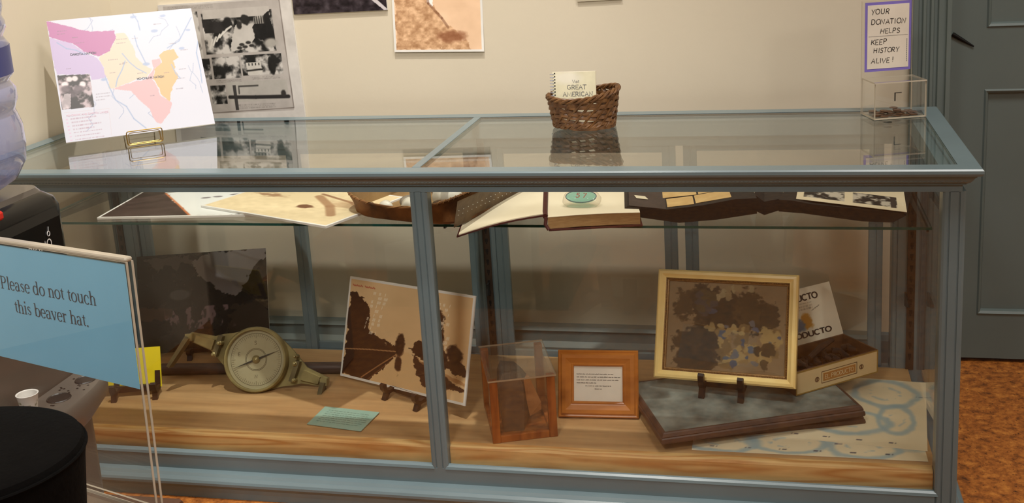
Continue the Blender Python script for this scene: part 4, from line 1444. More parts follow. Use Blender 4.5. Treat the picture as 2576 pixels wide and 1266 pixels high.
# ================================================================== on the deck
D0 = DZ + 0.0004
def easel(label, loc, yaw, width, hh, m, lean, back=0.06):
    e = thing('plate_easel', label, 'easel', loc, (0, 0, yaw))
    for sx in (-1, 1):
        x = sx * width / 2
        sec = [(-.030, 0), (-.020, 0), (-.012, hh * .30), (.012, hh * .34), (.020, hh * .42), (.020 + hh * 1.1 * math.sin(lean), hh * 1.5), (.012 + hh * 1.1 * math.sin(lean), hh * 1.5),
               (.008, hh * .56), (-.012, hh * .50), (-.020, hh * .62), (-.020, hh * .92), (-.026, hh), (-.032, hh * .92), (-.030, hh * .6), (-.022, hh * .35)]
        b = MB(); b.prism(sec, x - .0068, x + .0068, 'X'); b.build('front_leg', m, e)
    b = MB(); b.box(-width / 2, width / 2, .004, .012, hh * .24, hh * .60); b.build('crossbar', m, e)
    b = MB(); b.prism([(.012, hh * .50), (.020, hh * .50), (.030 + back, 0), (.020 + back, 0)], -.006, .006, 'X'); b.build('rear_leg', m, e)
    return e
# dark landscape photo
cv = Cv(180, 140, (30, 25, 24))
cv.tex(16, 12, 31, 34, 5)
cv.poly([(.42, .10), (.52, .03), (1, -.02), (1, .10), (.90, .16), (.84, .30), (.76, .47), (.66, .42), (.56, .31), (.48, .22)], (124, 118, 120), 1, .05, 4)
cv.poly([(.04, .04), (.40, .02), (.43, .14), (.36, .09), (.30, .17), (.22, .10), (.16, .2), (.10, .1)], (92, 86, 84), .75, .05, 6)
f = fbm(180, 140, 20, 8, 41, 5)
cv.put(((cv.v > .55) & (cv.v < .78) & (cv.u > .2) & (cv.u < .78)) * np.clip((f - .56) * 14, 0, 1), (132, 108, 112), .9)
cv.poly([(0, .52), (.28, .56), (.22, .66), (0, .66)], (82, 58, 44), .7, .06, 9)
cv.poly([(.72, .58), (1, .5), (1, 1), (.66, 1)], (58, 48, 38), .7, .1, 10)
cv.ell(.32, .42, .08, .055, (86, 88, 88), .8, .3)  # pale oval reflection painted into the print's colours
lp = thing('river_photograph', 'dark unframed photograph of a rocky river and trees standing at the left of the case', 'photograph', (0.300, 0.4684, 0.152), pose(math.radians(14.7), math.radians(19.2)))
print_obj('photograph_board', cv, 0.359, 0.271, 0.004, [M_PICG, M_CARD], lp)
easel('black plate easel under the dark river photograph', (0.300 + .01, 0.4684 - .004, D0), math.radians(14.7), 0.09, 0.034, M_BLACKM, math.radians(19), .03)
# rod
o = MB().tube([(0.245, 0.334, D0 + .0152), (0.5, 0.360, D0 + .0152), (0.90, 0.400, D0 + .0152)], .0148, 18).build('wooden_rod', M_ROD, None, True)
tag(o, 'dark brown round rod lying on the deck behind the brass compass', 'rod')
# yellow card on dark easel
yc = thing('yellow_card', 'bright yellow card on a small dark easel behind the acrylic sign', 'card', (0.2201, 0.2007, 0.1565), pose(0.2626, 0.2834))
MB().box(-.090, .090, 0, .0012, 0, .1023).build('card', M_YELLOW, yc)
easel('small dark wooden easel holding the yellow card', (0.250, 0.1985, D0), 0.2626, 0.104, 0.046, M_DARKW, .28, .05)
# brass surveying compass
cp = thing('surveying_compass', 'old brass surveying compass with silvered dial and folded sights on the deck', 'compass', (0.5545, 0.246, D0), pose(math.radians(8), math.radians(20)))
CZ = 0.0835
ct, stt = math.cos(math.radians(-19)), math.sin(math.radians(-19))
def cl(x, z):        # plate axes -> local xz around the dial centre
    return (x * ct - z * stt, CZ + x * stt + z * ct)
def cplate(pts, y0, y1):
    b_ = MB(); b_.prism([cl(x, z) for x, z in pts], y0, y1, 'Y'); return b_
cplate([(-.188, .013), (-.192, .008), (-.192, -.010), (-.125, -.016), (-.105, -.026), (-.082, -.040), (-.05, -.062), (.05, -.066), (.082, -.046), (.105, -.036), (.130, -.022), (.192, -.012), (.196, .0), (.192, .012), (.130, .020), (.105, .036), (.082, .050), (.05, .066), (-.05, .062), (-.082, .044), (-.105, .034), (-.125, .022)], .014, .021).build('base_plate', M_BRASS, cp)
MB().lathe([(.081, .014), (.083, .012), (.083, -.004), (.080, -.0085), (.076, -.0085), (.0745, -.004), (.0745, .013)], (0, 0, CZ), 56, 'Y', cap0=False, cap1=False).build('dial_rim', M_BRASS, cp, True)
b = MB(); b.lathe([(0, .004), (.0745, .004), (.0745, .010), (0, .010)], (0, 0, CZ), 56, 'Y', cap0=False, cap1=False); b.build('dial_face', M_DIAL, cp)
b = MB()
for k in range(72):
    a = 2 * PI * k / 72
    r0_, r1_ = (.058 if k % 6 else .054), .064
    d_ = np.array([math.cos(a), 0, math.sin(a)]); n_2 = np.array([-math.sin(a), 0, math.cos(a)]) * .00035
    q = [np.array([0, .0036, CZ]) + d_ * r0_ - n_2, np.array([0, .0036, CZ]) + d_ * r1_ - n_2, np.array([0, .0036, CZ]) + d_ * r1_ + n_2, np.array([0, .0036, CZ]) + d_ * r0_ + n_2]
    b.add(q, [(0, 1, 2, 3)])
for rr_ in (.0660, .0280, .0255):
    b.tube([(rr_ * math.cos(a), .0038, CZ + rr_ * math.sin(a)) for a in np.linspace(0, 2 * PI, 60)[:-1]], .0005, 4, closed=True)
ribbons(b, 'S', .013, (-.004, CZ + .038), width=.1, y=.0035); ribbons(b, 'N', .013, (-.004, CZ - .047), width=.1, y=.0035)
ribbons(b, 'E', .013, (-.047, CZ + .010), width=.1, y=.0035)
b.build('dial_markings', M_BRASSD, cp)
b = MB(); na = math.radians(20)
dx_, dz_ = math.cos(na), math.sin(na)
b.prism([(-.062 * dx_, CZ - .062 * dz_), (dz_ * .003, CZ - dx_ * .003), (.062 * dx_, CZ + .062 * dz_), (-dz_ * .003, CZ + dx_ * .003)], .0005, .0015, 'Y')
b.build('needle', M_STEEL, cp)
MB().lathe([(0, -.004), (.006, -.003), (.009, .0), (.011, .0035), (0, .0035)], (0, 0, CZ), 24, 'Y', cap0=False, cap1=False).build('pivot_cap', M_BRASS, cp, True)
pane_ = MB().lathe([(0, -.0045), (.0755, -.0045), (.0755, -.003), (0, -.003)], (0, 0, CZ), 48, 'Y', cap0=False, cap1=False).build('dial_glass', M_SPECG, cp)
for sx, ang, ln_ in ((-1, math.radians(-124), .088), (1, math.radians(-104), .084)):
    hx, hz = cl(sx * .186, .0)
    dxx, dzz = math.cos(ang), math.sin(ang)
    nx_, nz_ = -dzz, dxx
    b = MB()
    poly = [(hx + nx_ * .006, hz + nz_ * .006), (hx - nx_ * .006, hz - nz_ * .006), (hx + dxx * ln_ - nx_ * .004, hz + dzz * ln_ - nz_ * .004), (hx + dxx * ln_ + nx_ * .004, hz + dzz * ln_ + nz_ * .004)]
    b.prism(poly, -.016, .014, 'Y')
    b.build('folded_sight', M_BRASSD, cp)
    b = MB()
    bx, bz = cl(sx * .186, 0)
    b.prism([(bx + a_ * .009, bz + c_ * .009) for a_, c_ in ((-1, -1), (1, -1), (1, 1), (-1, 1))], -.004, .016, 'Y')
    b.build('hinge', M_BRASS, cp)
for x, z, r_, h_ in ((.102, .022, .006, .016), (.112, -.018, .005, .012), (.098, .040, .0045, .02), (-.102, .012, .006, .018), (-.108, -.02, .0055, .014)):
    a_, c_ = cl(x, z)
    MB().lathe([(r_, .016), (r_, -h_ * .5), (r_ * .6, -h_ * .6), (r_ * .6, -h_), (0.0002, -h_ * 1.05)], (a_, 0, c_), 16, 'Y').build('thumb_screw', M_BRASS, cp, True)
for sx in (-1, 1):
    b = MB()
    b.prism([cl(sx * .100, -.024), cl(sx * .112, -.024), cl(sx * .112, .030), cl(sx * .100, .030)], -.006, .016, 'Y')
    b.build('level_block', M_BRASSD, cp)
for pts, y0, y1 in (([(-.170, .010), (-.170, -.008), (-.12, -.012), (-.12, .014)], .002, .016), ([(.125, .012), (.125, -.014), (.172, -.010), (.172, .008)], .004, .016)):
    cplate(pts, y0, y1).build('arm_block', M_BRASS, cp)

# teal caption card
tc_ = thing('teal_caption_card', 'pale teal caption card lying on the deck in front of the sepia canal photograph', 'card', (0.759, 0.090, D0), (0, 0, math.radians(-9)))
patch(MB(), (0, 0, .0025), (.145, 0, .0025), (.142, .098, .0035), (-.006, .094, .003), .001).build('card', M_TEAL, tc_)
b = MB()
rl = random.Random(4)
for r_ in range(7):
    y_ = .02 + r_ * .0095
    x_ = .014
    while x_ < .125:
        w_ = rl.uniform(.004, .012)
        b.box(x_, x_ + w_, y_, y_ + .0016, .0036, .0038)
        x_ += w_ + .003
b.build('text_lines', mat('soft_grey_print', (134, 166, 154), .7), tc_)

# sepia canal photograph on easel
cv = Cv(280, 180, (228, 194, 148))
cv.tex(3, 3, 12, 18)
cv.poly([(0, .16), (.05, .12), (.11, .17), (.16, .24), (.19, .31), (.19, .48), (.24, .54), (.33, .57), (.44, .62), (.46, .66), (.24, 1), (0, 1)], (62, 34, 20), 1, .05, 2)
cv.line([(0, .735), (.22, .69), (.44, .655)], .0035, (186, 140, 96), .9)
cv.line([(.17, .99), (.32, .82), (.45, .68)], .004, (170, 122, 78), .9)
cv.line([(.23, .99), (.36, .82), (.45, .70)], .003, (120, 76, 46), .9)
cv.poly([(.25, 1), (.455, .70), (.50, .64), (.56, .64), (.62, .8), (.80, 1)], (226, 188, 138), 1, .02, 4)
cv.ell(.47, .58, .04, .11, (58, 32, 20), 1, .3, .8, 3)
cv.ell(.47, .78, .025, .08, (70, 40, 26), 1, .4, .9, 5)
cv.poly([(.54, .60), (.60, .52), (.68, .48), (.76, .42), (.80, .5), (.86, .62), (.96, .62), (1, .66), (1, .78), (.80, .72), (.6, .66)], (62, 34, 20), 1, .05, 7)
cv.ell(.76, .38, .045, .16, (60, 33, 20), 1, .3, 1.0, 8)
cv.ell(.90, .58, .06, .09, (58, 32, 20), 1, .3, .8, 9)
cv.poly([(.57, .66), (.74, .74), (.92, .84), (1, .86), (1, .92), (.84, .9), (.70, .95), (.64, .86)], (70, 40, 26), 1, .05, 11)
cv.poly([(.60, .68), (.76, .73), (1, .82), (1, .85), (.8, .79)], (176, 126, 80), .7, .02, 13)
cv.ell(.84, .86, .05, .06, (60, 34, 22), .9, .4, .9, 14)
rk = random.Random(9)
for r_ in range(10):
    for c_ in range(3):
        for base, wv in ((.18, .1), (.72, .14)):
            u0_ = base + c_ * .05 + (.02 if base > .5 else 0) * (r_ % 2) - (r_ - 5) * .006 * (1 if base < .5 else .5)
            for k in range(rk.randint(0, 4)):
                cv.line([(u0_ + k * .008, .10 + r_ * .045), (u0_ + k * .008 - .004, .125 + r_ * .045)], .0022, (255, 244, 222), .9)
for k in range(11):
    if k != 5:
        cv.line([(.02 + k * .018, .055 + (k % 2) * .006), (.032 + k * .018, .065)], .004, (186, 70, 54), .7)
sp_ = thing('canal_photograph', 'sepia photograph of a tree lined canal leaning on a dark easel behind the mullion', 'photograph', (0.9374, 0.2513, 0.1600), pose(-0.4935, 0.3129, 0.0663))
print_obj('photograph_board', cv, 0.4382, 0.2573, 0.004, [M_PIC, M_CARD], sp_, border=0.006)
easel('dark brown easel under the sepia canal photograph', (0.962, 0.235, D0), -0.4935, 0.11, 0.044, M_DARKW, .31, .045)

# specimen box
sx_ = thing('specimen_box', 'wooden framed box with glass top and sides standing at the front of the deck', 'box', (1.2245, 0.0425, D0), (0, 0, math.radians(20)))
w_, d_, h_ = .147, .20, .152
for (a, c) in ((0, 0), (w_ - .018, 0), (0, d_ - .018), (w_ - .018, d_ - .018)):
    MB().bbox(a, a + .018, c, c + .018, 0, h_ - .004, .001).build('corner_post', M_OAK, sx_)
MB().bbox(.018, w_ - .018, .001, .017, 0, .016, .001).bbox(.018, w_ - .018, d_ - .017, d_ - .001, 0, .016, .001).bbox(.001, .017, .018, d_ - .018, 0, .016, .001).bbox(w_ - .017, w_ - .001, .018, d_ - .018, 0, .016, .001).box(.01, w_ - .01, .01, d_ - .01, 0.001, .006).build('base_frame', M_OAK, sx_)
pane('front_pane', .017, w_ - .017, .006, .008, .015, h_ - .004, M_SPECG, M_SPECG, sx_)
pane('back_pane', .017, w_ - .017, d_ - .009, d_ - .007, .015, h_ - .004, M_SPECG, M_SPECG, sx_)
pane('side_pane', .006, .008, .017, d_ - .017, .015, h_ - .004, M_SPECG, M_SPECG, sx_)
pane('side_pane', w_ - .008, w_ - .006, .017, d_ - .017, .015, h_ - .004, M_SPECG, M_SPECG, sx_)
pane('top_pane', -.003, w_ + .003, -.003, d_ + .003, h_ - .004, h_, M_SPECG, mat('old_glass_edge', (170, 150, 124), .3), sx_)
# fragment inside
fr_ = thing('wood_fragment', 'dark weathered hand hewn timber piece kept inside the specimen box', 'relic', (1.2245, 0.0425, D0 + .0065), (0, 0, math.radians(20)))
b = MB()
b.loft([[(.030, .040, 0), (.075, .035, 0), (.098, .10, 0), (.085, .165, 0), (.035, .170, 0)],
        [(.028, .045, .05), (.080, .040, .045), (.104, .10, .05), (.088, .165, .05), (.032, .172, .05)],
        [(.024, .060, .10), (.082, .055, .098), (.098, .11, .102), (.080, .16, .10), (.034, .165, .10)],
        [(.036, .070, .125), (.072, .066, .128), (.084, .11, .122), (.074, .15, .12), (.042, .155, .124)]])
b.build('hewn_block', M_FRAG, fr_)
b = MB()
b.loft([[(.094, .062, .02), (.122, .070, .03), (.110, .10, .02)], [(.088, .060, .06), (.122, .066, .05), (.112, .11, .05)], [(.084, .06, .11), (.098, .066, .115), (.096, .10, .11)]])
b.build('split_face', M_FRAGL, fr_)

# small framed notice
bf = thing('framed_notice', 'small honey brown wooden frame around a typed white notice', 'picture frame', (1.4403, 0.190, D0 + .002), pose(math.radians(2.8), math.radians(20)))
fw, fh = .187, .154
MB().frame(fw, fh, [(0, .008), (0, -.004), (.003, -.007), (.006, -.006), (.010, -.010), (.018, -.010), (.028, -.006), (.031, -.0055), (.033, -.007), (.036, -.005), (.037, -.002), (.037, .008)], 0, fh / 2).build('frame', M_MAPLE, bf)
MB().box(-.058, .058, -.0005, .002, .034, .120).build('notice_sheet', M_PAPER, bf)
tb = MB()
rl = random.Random(8)
for r_, (a, e) in enumerate(((-.050, .036), (-.050, .051), (-.050, .047), (-.050, -.005), (-.030, .030), (-.008, .010))):
    x_ = a; z_ = .098 - r_ * .0068
    while x_ < e - .002:
        w_2 = min(rl.uniform(.003, .010), e - x_)
        y_ = -.0009
        k_ = x_
        while k_ < x_ + w_2:
            hh_ = rl.uniform(.0013, .0023)
            tb.add([(k_, y_, z_), (k_ + .0009, y_, z_), (k_ + .0009, y_, z_ + hh_), (k_, y_, z_ + hh_)], [(0, 1, 2, 3)])
            k_ += .0014
        x_ += w_2 + .002
tb.build('typed_text', M_INK, bf)
MB().prism([(.008, .11), (.012, .11), (.06, .010), (.056, .008)], -.02, .02, 'X').build('back_strut', M_DARKW, bf)

# slates
def slab(name, label, corner, yaw, w, d, z, t):
    s_ = thing(name, label, 'slate', (corner[0], corner[1], z), (0, 0, yaw))
    b = MB(); b.box(.012, w - .012, .012, d - .012, t * .3, t - .0008); b.build('slate_face', M_SLATE, s_)
    b = MB()
    P2 = [(0.001, 0), (0, .004), (.001, t * .45), (.004, t * .55), (.003, t * .65), (.006, t - .002), (.009, t), (.013, t), (.013, 0), (.001, 0)]
    b.loft([[(i, i, z_), (w - i, i, z_), (w - i, d - i, z_), (i, d - i, z_)] for i, z_ in P2], False, False)
    b.build('slate_edge', M_SLATEE, s_)
    return s_
slab('slate_tablet', 'lower dusty slate tablet with brown edge, mostly covered by the upper one', (1.612, 0.085), math.radians(17.5), .445, .27, D0 + .0012, .021)
slab('slate_tablet', 'upper dusty grey slate tablet with brown edge under the gold frame', (1.601, 0.033), math.radians(22.5), .470, .285, D0 + .0226, .023)
ZS = D0 + .0460

# chart sheets
def chart(seed, rings):
    c = Cv(150, 120, (228, 212, 178))
    c.tex(5, 5, seed, 18)
    for (x, y, rx, ry) in rings:
        d = np.sqrt(((c.u - x) / rx) ** 2 + ((c.v - y) / ry) ** 2) + (fbm(150, 120, 9, 9, seed + 3, 4) - .5) * .35
        c.put(np.clip(1.4 - abs(d - 1) / .15, 0, 1), (152, 176, 182), .8)
        c.put(np.clip(1 - abs(d - .45) / .12, 0, 1) * (fbm(150, 120, 20, 20, seed + 9) > .52), (150, 174, 184), .6)
    rk = random.Random(seed)
    for k in range(9):
        u_, v_ = rk.uniform(.05, .95), rk.uniform(.05, .95)
        c.textrow(u_, u_ + .035, v_, .012, (70, 76, 96), k, .8)
    for k in range(6):
        c.textrow(.08 + k * .15, .11 + k * .15, .93, .014, (60, 64, 80), 30 + k, .9)
    return c
o = flat_print('chart_sheet', chart(3, [(.12, .86, .16, .14), (.42, .84, .17, .13), (.74, .86, .15, .14), (.95, .55, .12, .3), (.3, .4, .2, .2)]), (1.663, 0.060), 1, 0.0, .485, .36, D0 + .0001, .0004, 0, (M_PICM, M_PAPER))
tag(o, 'lower chart sheet with blue ring contours lying at the front right of the deck', 'chart')
o = flat_print('chart_sheet', chart(8, [(.80, .22, .15, .2), (.62, .70, .2, .16), (.20, .82, .2, .13), (.86, .62, .08, .2)]), (1.700, 0.156), 0.45, -0.052, .455, .345, D0 + .0007, .0004, 0, (M_PICM, M_PAPER))
tag(o, 'upper chart sheet with blue ring contours turned askew under the slates', 'chart')

# gold framed collage on black easel
gf = thing('gold_frame', 'gilt framed collage of dark leaves and blue flecks on a black easel', 'picture frame', (1.724, 0.2455, .2125), pose(-0.191, 0.398, 0.033))
gw_, gh_ = .327, .254
MB().frame(gw_, gh_, [(0, .010), (0, -.006), (.004, -.010), (.010, -.0105), (.016, -.006), (.019, -.005), (.0195, .010)], 0, gh_ / 2).build('moulding', M_GOLD, gf)
b = MB()
per = []
for k in range(78): per.append((-gw_ / 2 + .022 + k * (gw_ - .044) / 77, .022)); per.append((-gw_ / 2 + .022 + k * (gw_ - .044) / 77, gh_ - .022))
for k in range(58): per.append((-gw_ / 2 + .022, .022 + k * (gh_ - .044) / 57)); per.append((gw_ / 2 - .022, .022 + k * (gh_ - .044) / 57))
for x, z in per:
    b.lathe([(.0003, -.0062), (.0014, -.0052), (.0018, -.0035), (.0014, -.001)], (x, 0, z), 6, 'Y')
b.build('bead_row', M_GOLDB, gf, True)
MB().frame(gw_, gh_, [(.019, .008), (.019, -.003), (.0255, -.002), (.0265, .001), (.0265, .008)], 0, gh_ / 2).build('inner_slip', M_GOLDB, gf)
cv = Cv(200, 160, (150, 128, 100))
cv.tex(4, 4, 3, 26)
def blobs(n, seed, box_, cols, r0, r1, op=.95, wob=.8):
    rr = random.Random(seed)
    for k in range(n):
        c_ = rr.choice(cols)
        cv.ell(rr.uniform(box_[0], box_[2]), rr.uniform(box_[1], box_[3]), rr.uniform(r0, r1), rr.uniform(r0, r1) * 1.3, c_, op, .2, wob, seed * 50 + k)
BR = [(78, 62, 40), (70, 56, 38), (88, 70, 46), (62, 50, 36)]
blobs(16, 2, (.08, .16, .86, .44), BR, .09, .15, .95, 1.1)
blobs(9, 3, (.12, .64, .40, .90), BR, .08, .13, .95, 1.1)
blobs(12, 4, (.26, .08, .52, .34), [(72, 82, 112), (92, 78, 52), (78, 72, 76), (84, 90, 116)], .02, .05, .9, 1.4)
blobs(30, 5, (.46, .52, .93, .88), [(172, 144, 96), (158, 130, 84), (184, 160, 110), (134, 110, 74)], .03, .075, .9, 1.4)
blobs(18, 6, (.46, .40, .95, .90), [(88, 104, 140), (76, 90, 126), (112, 116, 130)], .012, .032, .85, 1.8)
blobs(14, 7, (.34, .48, .66, .60), [(186, 166, 120), (172, 148, 102)], .015, .036, .9, 1.6)
blobs(9, 8, (.34, .04, .70, .18), [(176, 160, 126), (160, 140, 106)], .015, .04, .9, 1.6)
blobs(4, 9, (.74, .68, .9, .92), BR, .03, .055, .9, 1.3)
o = print_obj('collage', cv, gw_ - .048, gh_ - .048, .003, [M_PICM, M_CARD], gf, z0=.024, ysurf=.003)
pane('glazing', -gw_ / 2 + .024, gw_ / 2 - .024, .0005, .0020, .024, gh_ - .024, glass('thin_glazing', (.96, .95, .93), 1.45), M_GOLDB, gf)
easel('black plate easel standing on the slates under the gold frame', (1.7245, 0.2415, ZS), -0.191, 0.090, 0.060, M_BLACKM, .398, .07)

# cigar box
cyaw = math.radians(37.5)
cg = thing('cigar_box', 'open buff cigar box with raised printed lid behind the gold frame', 'box', (1.886, 0.252, ZS), (0, 0, cyaw))
cw, cd, chh = .240, .118, .057
b = MB()
b.box(0, cw, 0, .004, 0, chh).box(0, cw, cd - .004, cd, 0, chh).box(0, .004, .004, cd - .004, 0, chh).box(cw - .004, cw, .004, cd - .004, 0, chh).box(.004, cw - .004, .004, cd - .004, 0, .004)
b.build('box_body', M_CIGARW, cg)
b = MB(); b.box(.0025, cw - .0025, -.0006, -.0001, .0025, chh - .003); b.build('front_paper', M_CIGAR, cg)
b = MB()
b.frame(cw, chh, [(0, -.0007), (0, -.0012), (.003, -.0012), (.003, -.0007)], cw / 2, chh / 2)
b.build('gilt_edging', M_CIGARG, cg)
b = MB(); b.box(cw + .0001, cw + .0006, .002, cd - .002, .002, chh - .002); b.build('end_paper', M_CIGARW, cg)
b = MB(); b.box(.078, .172, -.0014, -.0009, .018, .037); lb = b.build('label_strip', M_LBL, cg)
tb = MB(); ribbons(tb, 'EL PRODUCTO', .0150, (.0815, .0226), width=.10, serif=True, y=-.0018, aspect=.98 * (.087 / text_w('EL PRODUCTO', .0150)))
tb.build('label_lettering', mat('cream_print', (226, 202, 160), .6), lb)
tb = MB(); tb.frame(.104, .029, [(0, -.0010), (0, -.0013), (.0012, -.0013), (.0012, -.0010)], .125, .0275)
for cx_ in (.060, .190):
    tb.lathe([(.0062, -.0010), (.0062, -.0014), (.0044, -.0014), (.0044, -.001)], (cx_, 0, .026), 14, 'Y', cap0=False, cap1=False)
    tb.box(cx_ - .0015, cx_ + .0015, -.0014, -.001, .022, .030)
tb.build('label_border', M_CIGARW, lb)
# lid
lidl = .130
lang = math.radians(24)
ld = bpy.data.objects.new('lid', None); scene.collection.objects.link(ld); ld.parent = cg
ld.location = (cw / 2, cd + .0005, chh); ld.rotation_euler = (-lang, 0, 0)
bpy.data.objects.remove(ld, do_unlink=True)
lx = Matrix.Translation((cw / 2, cd + .0005, chh)) @ Matrix.Rotation(-lang, 4, 'X')
cv = Cv(110, 64, (222, 212, 192))
cv.tex(4, 3, 5, 12)
cv.ell(.60, .62, .07, .14, (190, 140, 60), 1, .3, .7, 4)
cv.ell(.50, .66, .07, .12, (92, 112, 136), 1, .3, .7, 5)
cv.line([(.70, .44), (.80, .38)], .004, (90, 82, 72), .8)
for k in range(3):
    cv.textrow(.50, .72, .28 + k * .05, .02, (120, 108, 92), k, .5)
lido = print_obj('lid', cv, cw, lidl, .003, [M_PICM, M_CIGARG], cg, xf=lx)
tb = MB(); w1 = text_w('EL PRODUCTO', .026)
ribbons(tb, 'EL PRODUCTO', .021, (-.085, lidl - .030), width=.15, serif=True, y=-.0006, aspect=.165 / w1 * 1.2)
ribbons(tb, 'EL PRODUCTO', .018, (-.090, .014), width=.15, serif=True, y=-.0006, aspect=.185 / w1 * 1.4)
tb.build('lid_lettering', M_INK, lido, xf=lx)
# contents
rs = random.Random(14)
cR = Matrix.Rotation(cyaw, 3, 'Z')
def incig(x, y, z):
    return Vector((1.886, 0.252, ZS)) + cR @ Vector((x, y, z))
proto = None
for k in range(24):
    x, y = .03 + (k % 8) * .0255 + rs.uniform(-.004, .004), ((.030, .086, .058)[k // 8]) + rs.uniform(-.006, .006)
    z = .0150 + (.018 if k > 15 else 0)
    if proto is None:
        b = MB()
        b.tube([(-.022, 0, 0), (-.010, .005, .003), (.004, -.002, .005), (.015, .004, .002), (.023, -.003, .004)], [.004, .0075, .007, .0085, .004], 8)
        proto = b.build('relic_scrap', M_SCRAP, None, True); c = proto
    else:
        c = proto.copy(); scene.collection.objects.link(c)
    c.location = incig(x, y, z + (k % 3) * .006)
    c.rotation_euler = (rs.uniform(-.2, .2), rs.uniform(-.25, .25), cyaw + 1.57 + rs.uniform(-.35, .35))
    tag(c, 'dark gnarled scrap heaped inside the open cigar box', 'relic', 'scraps in the cigar box')
o = MB().tube([(0, 0, 0), (.04, .01, .012), (.085, .018, .02)], [.006, .008, .005], 8).build('relic_stick', M_SCRAP, None, True)
o.location = incig(.080, .050, .056); o.rotation_euler = (0, 0, cyaw)
tag(o, 'long dark stick lying across the scraps in the open cigar box', 'relic')

# ================================================================== water cooler on the left
cx0, cx1, cy0, cy1 = .300, .610, -.775, -.470
wc = thing('water_cooler', 'grey and black water cooler standing in front of the left end of the case', 'water cooler', ((cx0 + cx1) / 2, (cy0 + cy1) / 2, 0))
ox, oy = (cx0 + cx1) / 2, (cy0 + cy1) / 2
hx, hy = (cx1 - cx0) / 2, (cy1 - cy0) / 2
def rr2(ax, bx, ay, by, z, r=.03, n=5):
    out = []
    for (cx_, cy_, a0) in ((bx - r, by - r, 0), (ax + r, by - r, 90), (ax + r, ay + r, 180), (bx - r, ay + r, 270)):
        for k in range(n + 1):
            a = math.radians(a0 + 90 * k / n)
            out.append((cx_ + r * math.cos(a), cy_ + r * math.sin(a), z))
    return out
b = MB()
b.loft([rr2(-hx, hx, -hy, hy, 0.01), rr2(-hx, hx, -hy, hy, .515)])
b.build('lower_cabinet', M_COOLER, wc, True)
b = MB()
b.loft([rr2(-hx, hx - .012, -hy, hy, .515), rr2(-hx, hx - .012, -hy, hy, .735)])
b.build('alcove', M_COOLERD, wc, True)
b = MB()
b.loft([rr2(-hx, hx - .015, -hy, hy, .70, .03), rr2(-hx, hx, -hy, hy, .72, .03), rr2(-hx, hx, -hy, hy, .845, .03), rr2(-hx, hx - .004, -hy + .004, hy - .004, .86, .032), rr2(-hx + .01, hx - .02, -hy + .016, hy - .016, .872, .03)])
b.build('dispenser_head', M_GLOSSBLK, wc, True)
b = MB()
b.loft([rr2(-hx + .012, hx - .024, -hy + .03, hy - .012, .872, .03), rr2(-hx + .016, hx - .03, -hy + .034, hy - .016, .880, .03)])
b.build('head_top', M_HEADTOP, wc, True)
b = MB()
b.lathe([(.062, .872), (.078, .876), (.082, .90), (.072, .908), (.062, .905)], (-.0, .0, 0), 32, cap0=False)
b.build('bottle_collar', M_BLACK, wc, True)
b = MB(); b.bbox(hx - .022, hx - .002, -.046, -.008, .8605, .8745, .003); bt1 = b.build('button', M_REDB, wc)
b = MB(); b.bbox(hx - .060, hx - .044, -.010, .030, .8795, .8830, .001); b.build('button', mat('pale_blue_key', (150, 170, 190), .4), wc)
b = MB()
b.loft([[(hx + .001, -hy + .03, .724), (hx + .001, hy - .03, .724)], [(hx + .008, -hy + .04, .735), (hx + .008, hy - .035, .735)], [(hx + .008, -hy + .04, .83), (hx + .008, hy - .035, .83)], [(hx - .004, -hy + .03, .852), (hx - .004, hy - .03, .852)]], False, False, closed=False)
b.build('front_panel', M_GLOSSBLK, wc)
# logo lettering on the panel
tb = MB()
ribbons(tb, 'PRIMO', .022, (.020, 0), width=.10, track=.08)
tb.tube([(.079 + .0035 * math.cos(a), -.0004, .024 + .0042 * math.sin(a)) for a in np.linspace(0, 2 * PI, 16)[:-1]], .0007, 5, closed=True)
tb.tube([(.079, -.0004, .028), (.0808, -.0004, .036)], .0006, 5)
lm = Matrix.Translation((hx + .0090, .000, .784)) @ Matrix.Rotation(PI / 2, 4, 'Z')
tb.build('logo', M_WHITEINK, wc, xf=lm)
# drip tray
b = MB()
def trayring(z, i=0.0):
    pts = [(hx - .012 + i, -hy + .012 + i), (hx + .01, -hy + .006 + i)]
    for k in range(13):
        t = -1 + 2 * k / 12
        pts.append((hx + .012 + .062 * math.sqrt(max(0, 1 - t * t * .86)) - i, t * (hy - .008 - i)))
    pts += [(hx + .01, hy - .006 - i), (hx - .012 + i, hy - .012 - i)]
    return [(x, y, z) for x, y in pts]
b.loft([trayring(.470, .02), trayring(.500), trayring(.528), trayring(.534, .004)])
b.build('drip_tray', M_TRAY, wc, True)
b = MB()
for (x, y, r_) in ((.052, .085, .016), (.050, .010, .018), (.045, .122, .009), (.05, -.08, .016)):
    b.lathe([(0, .5346), (r_, .5346), (r_ * 1.08, .536), (r_ * 1.15, .5346)], (hx + x - .02, y, 0), 20, cap0=False, cap1=False)
for k in range(40):
    rr_ = random.Random(k)
    b.lathe([(0, .5347), (.0022, .5347)], (hx + rr_.uniform(.0, .06), rr_.uniform(-.125, .125), 0), 6, cap0=False, cap1=False)
b.build('tray_holes', M_STEEL, wc)
b = MB()
for y in (-.05, .05):
    b.lathe([(.012, .66), (.016, .665), (.016, .71), (.010, .72)], (hx - .03, y, 0), 14)
b.build('spout', M_BLACK, wc, True)

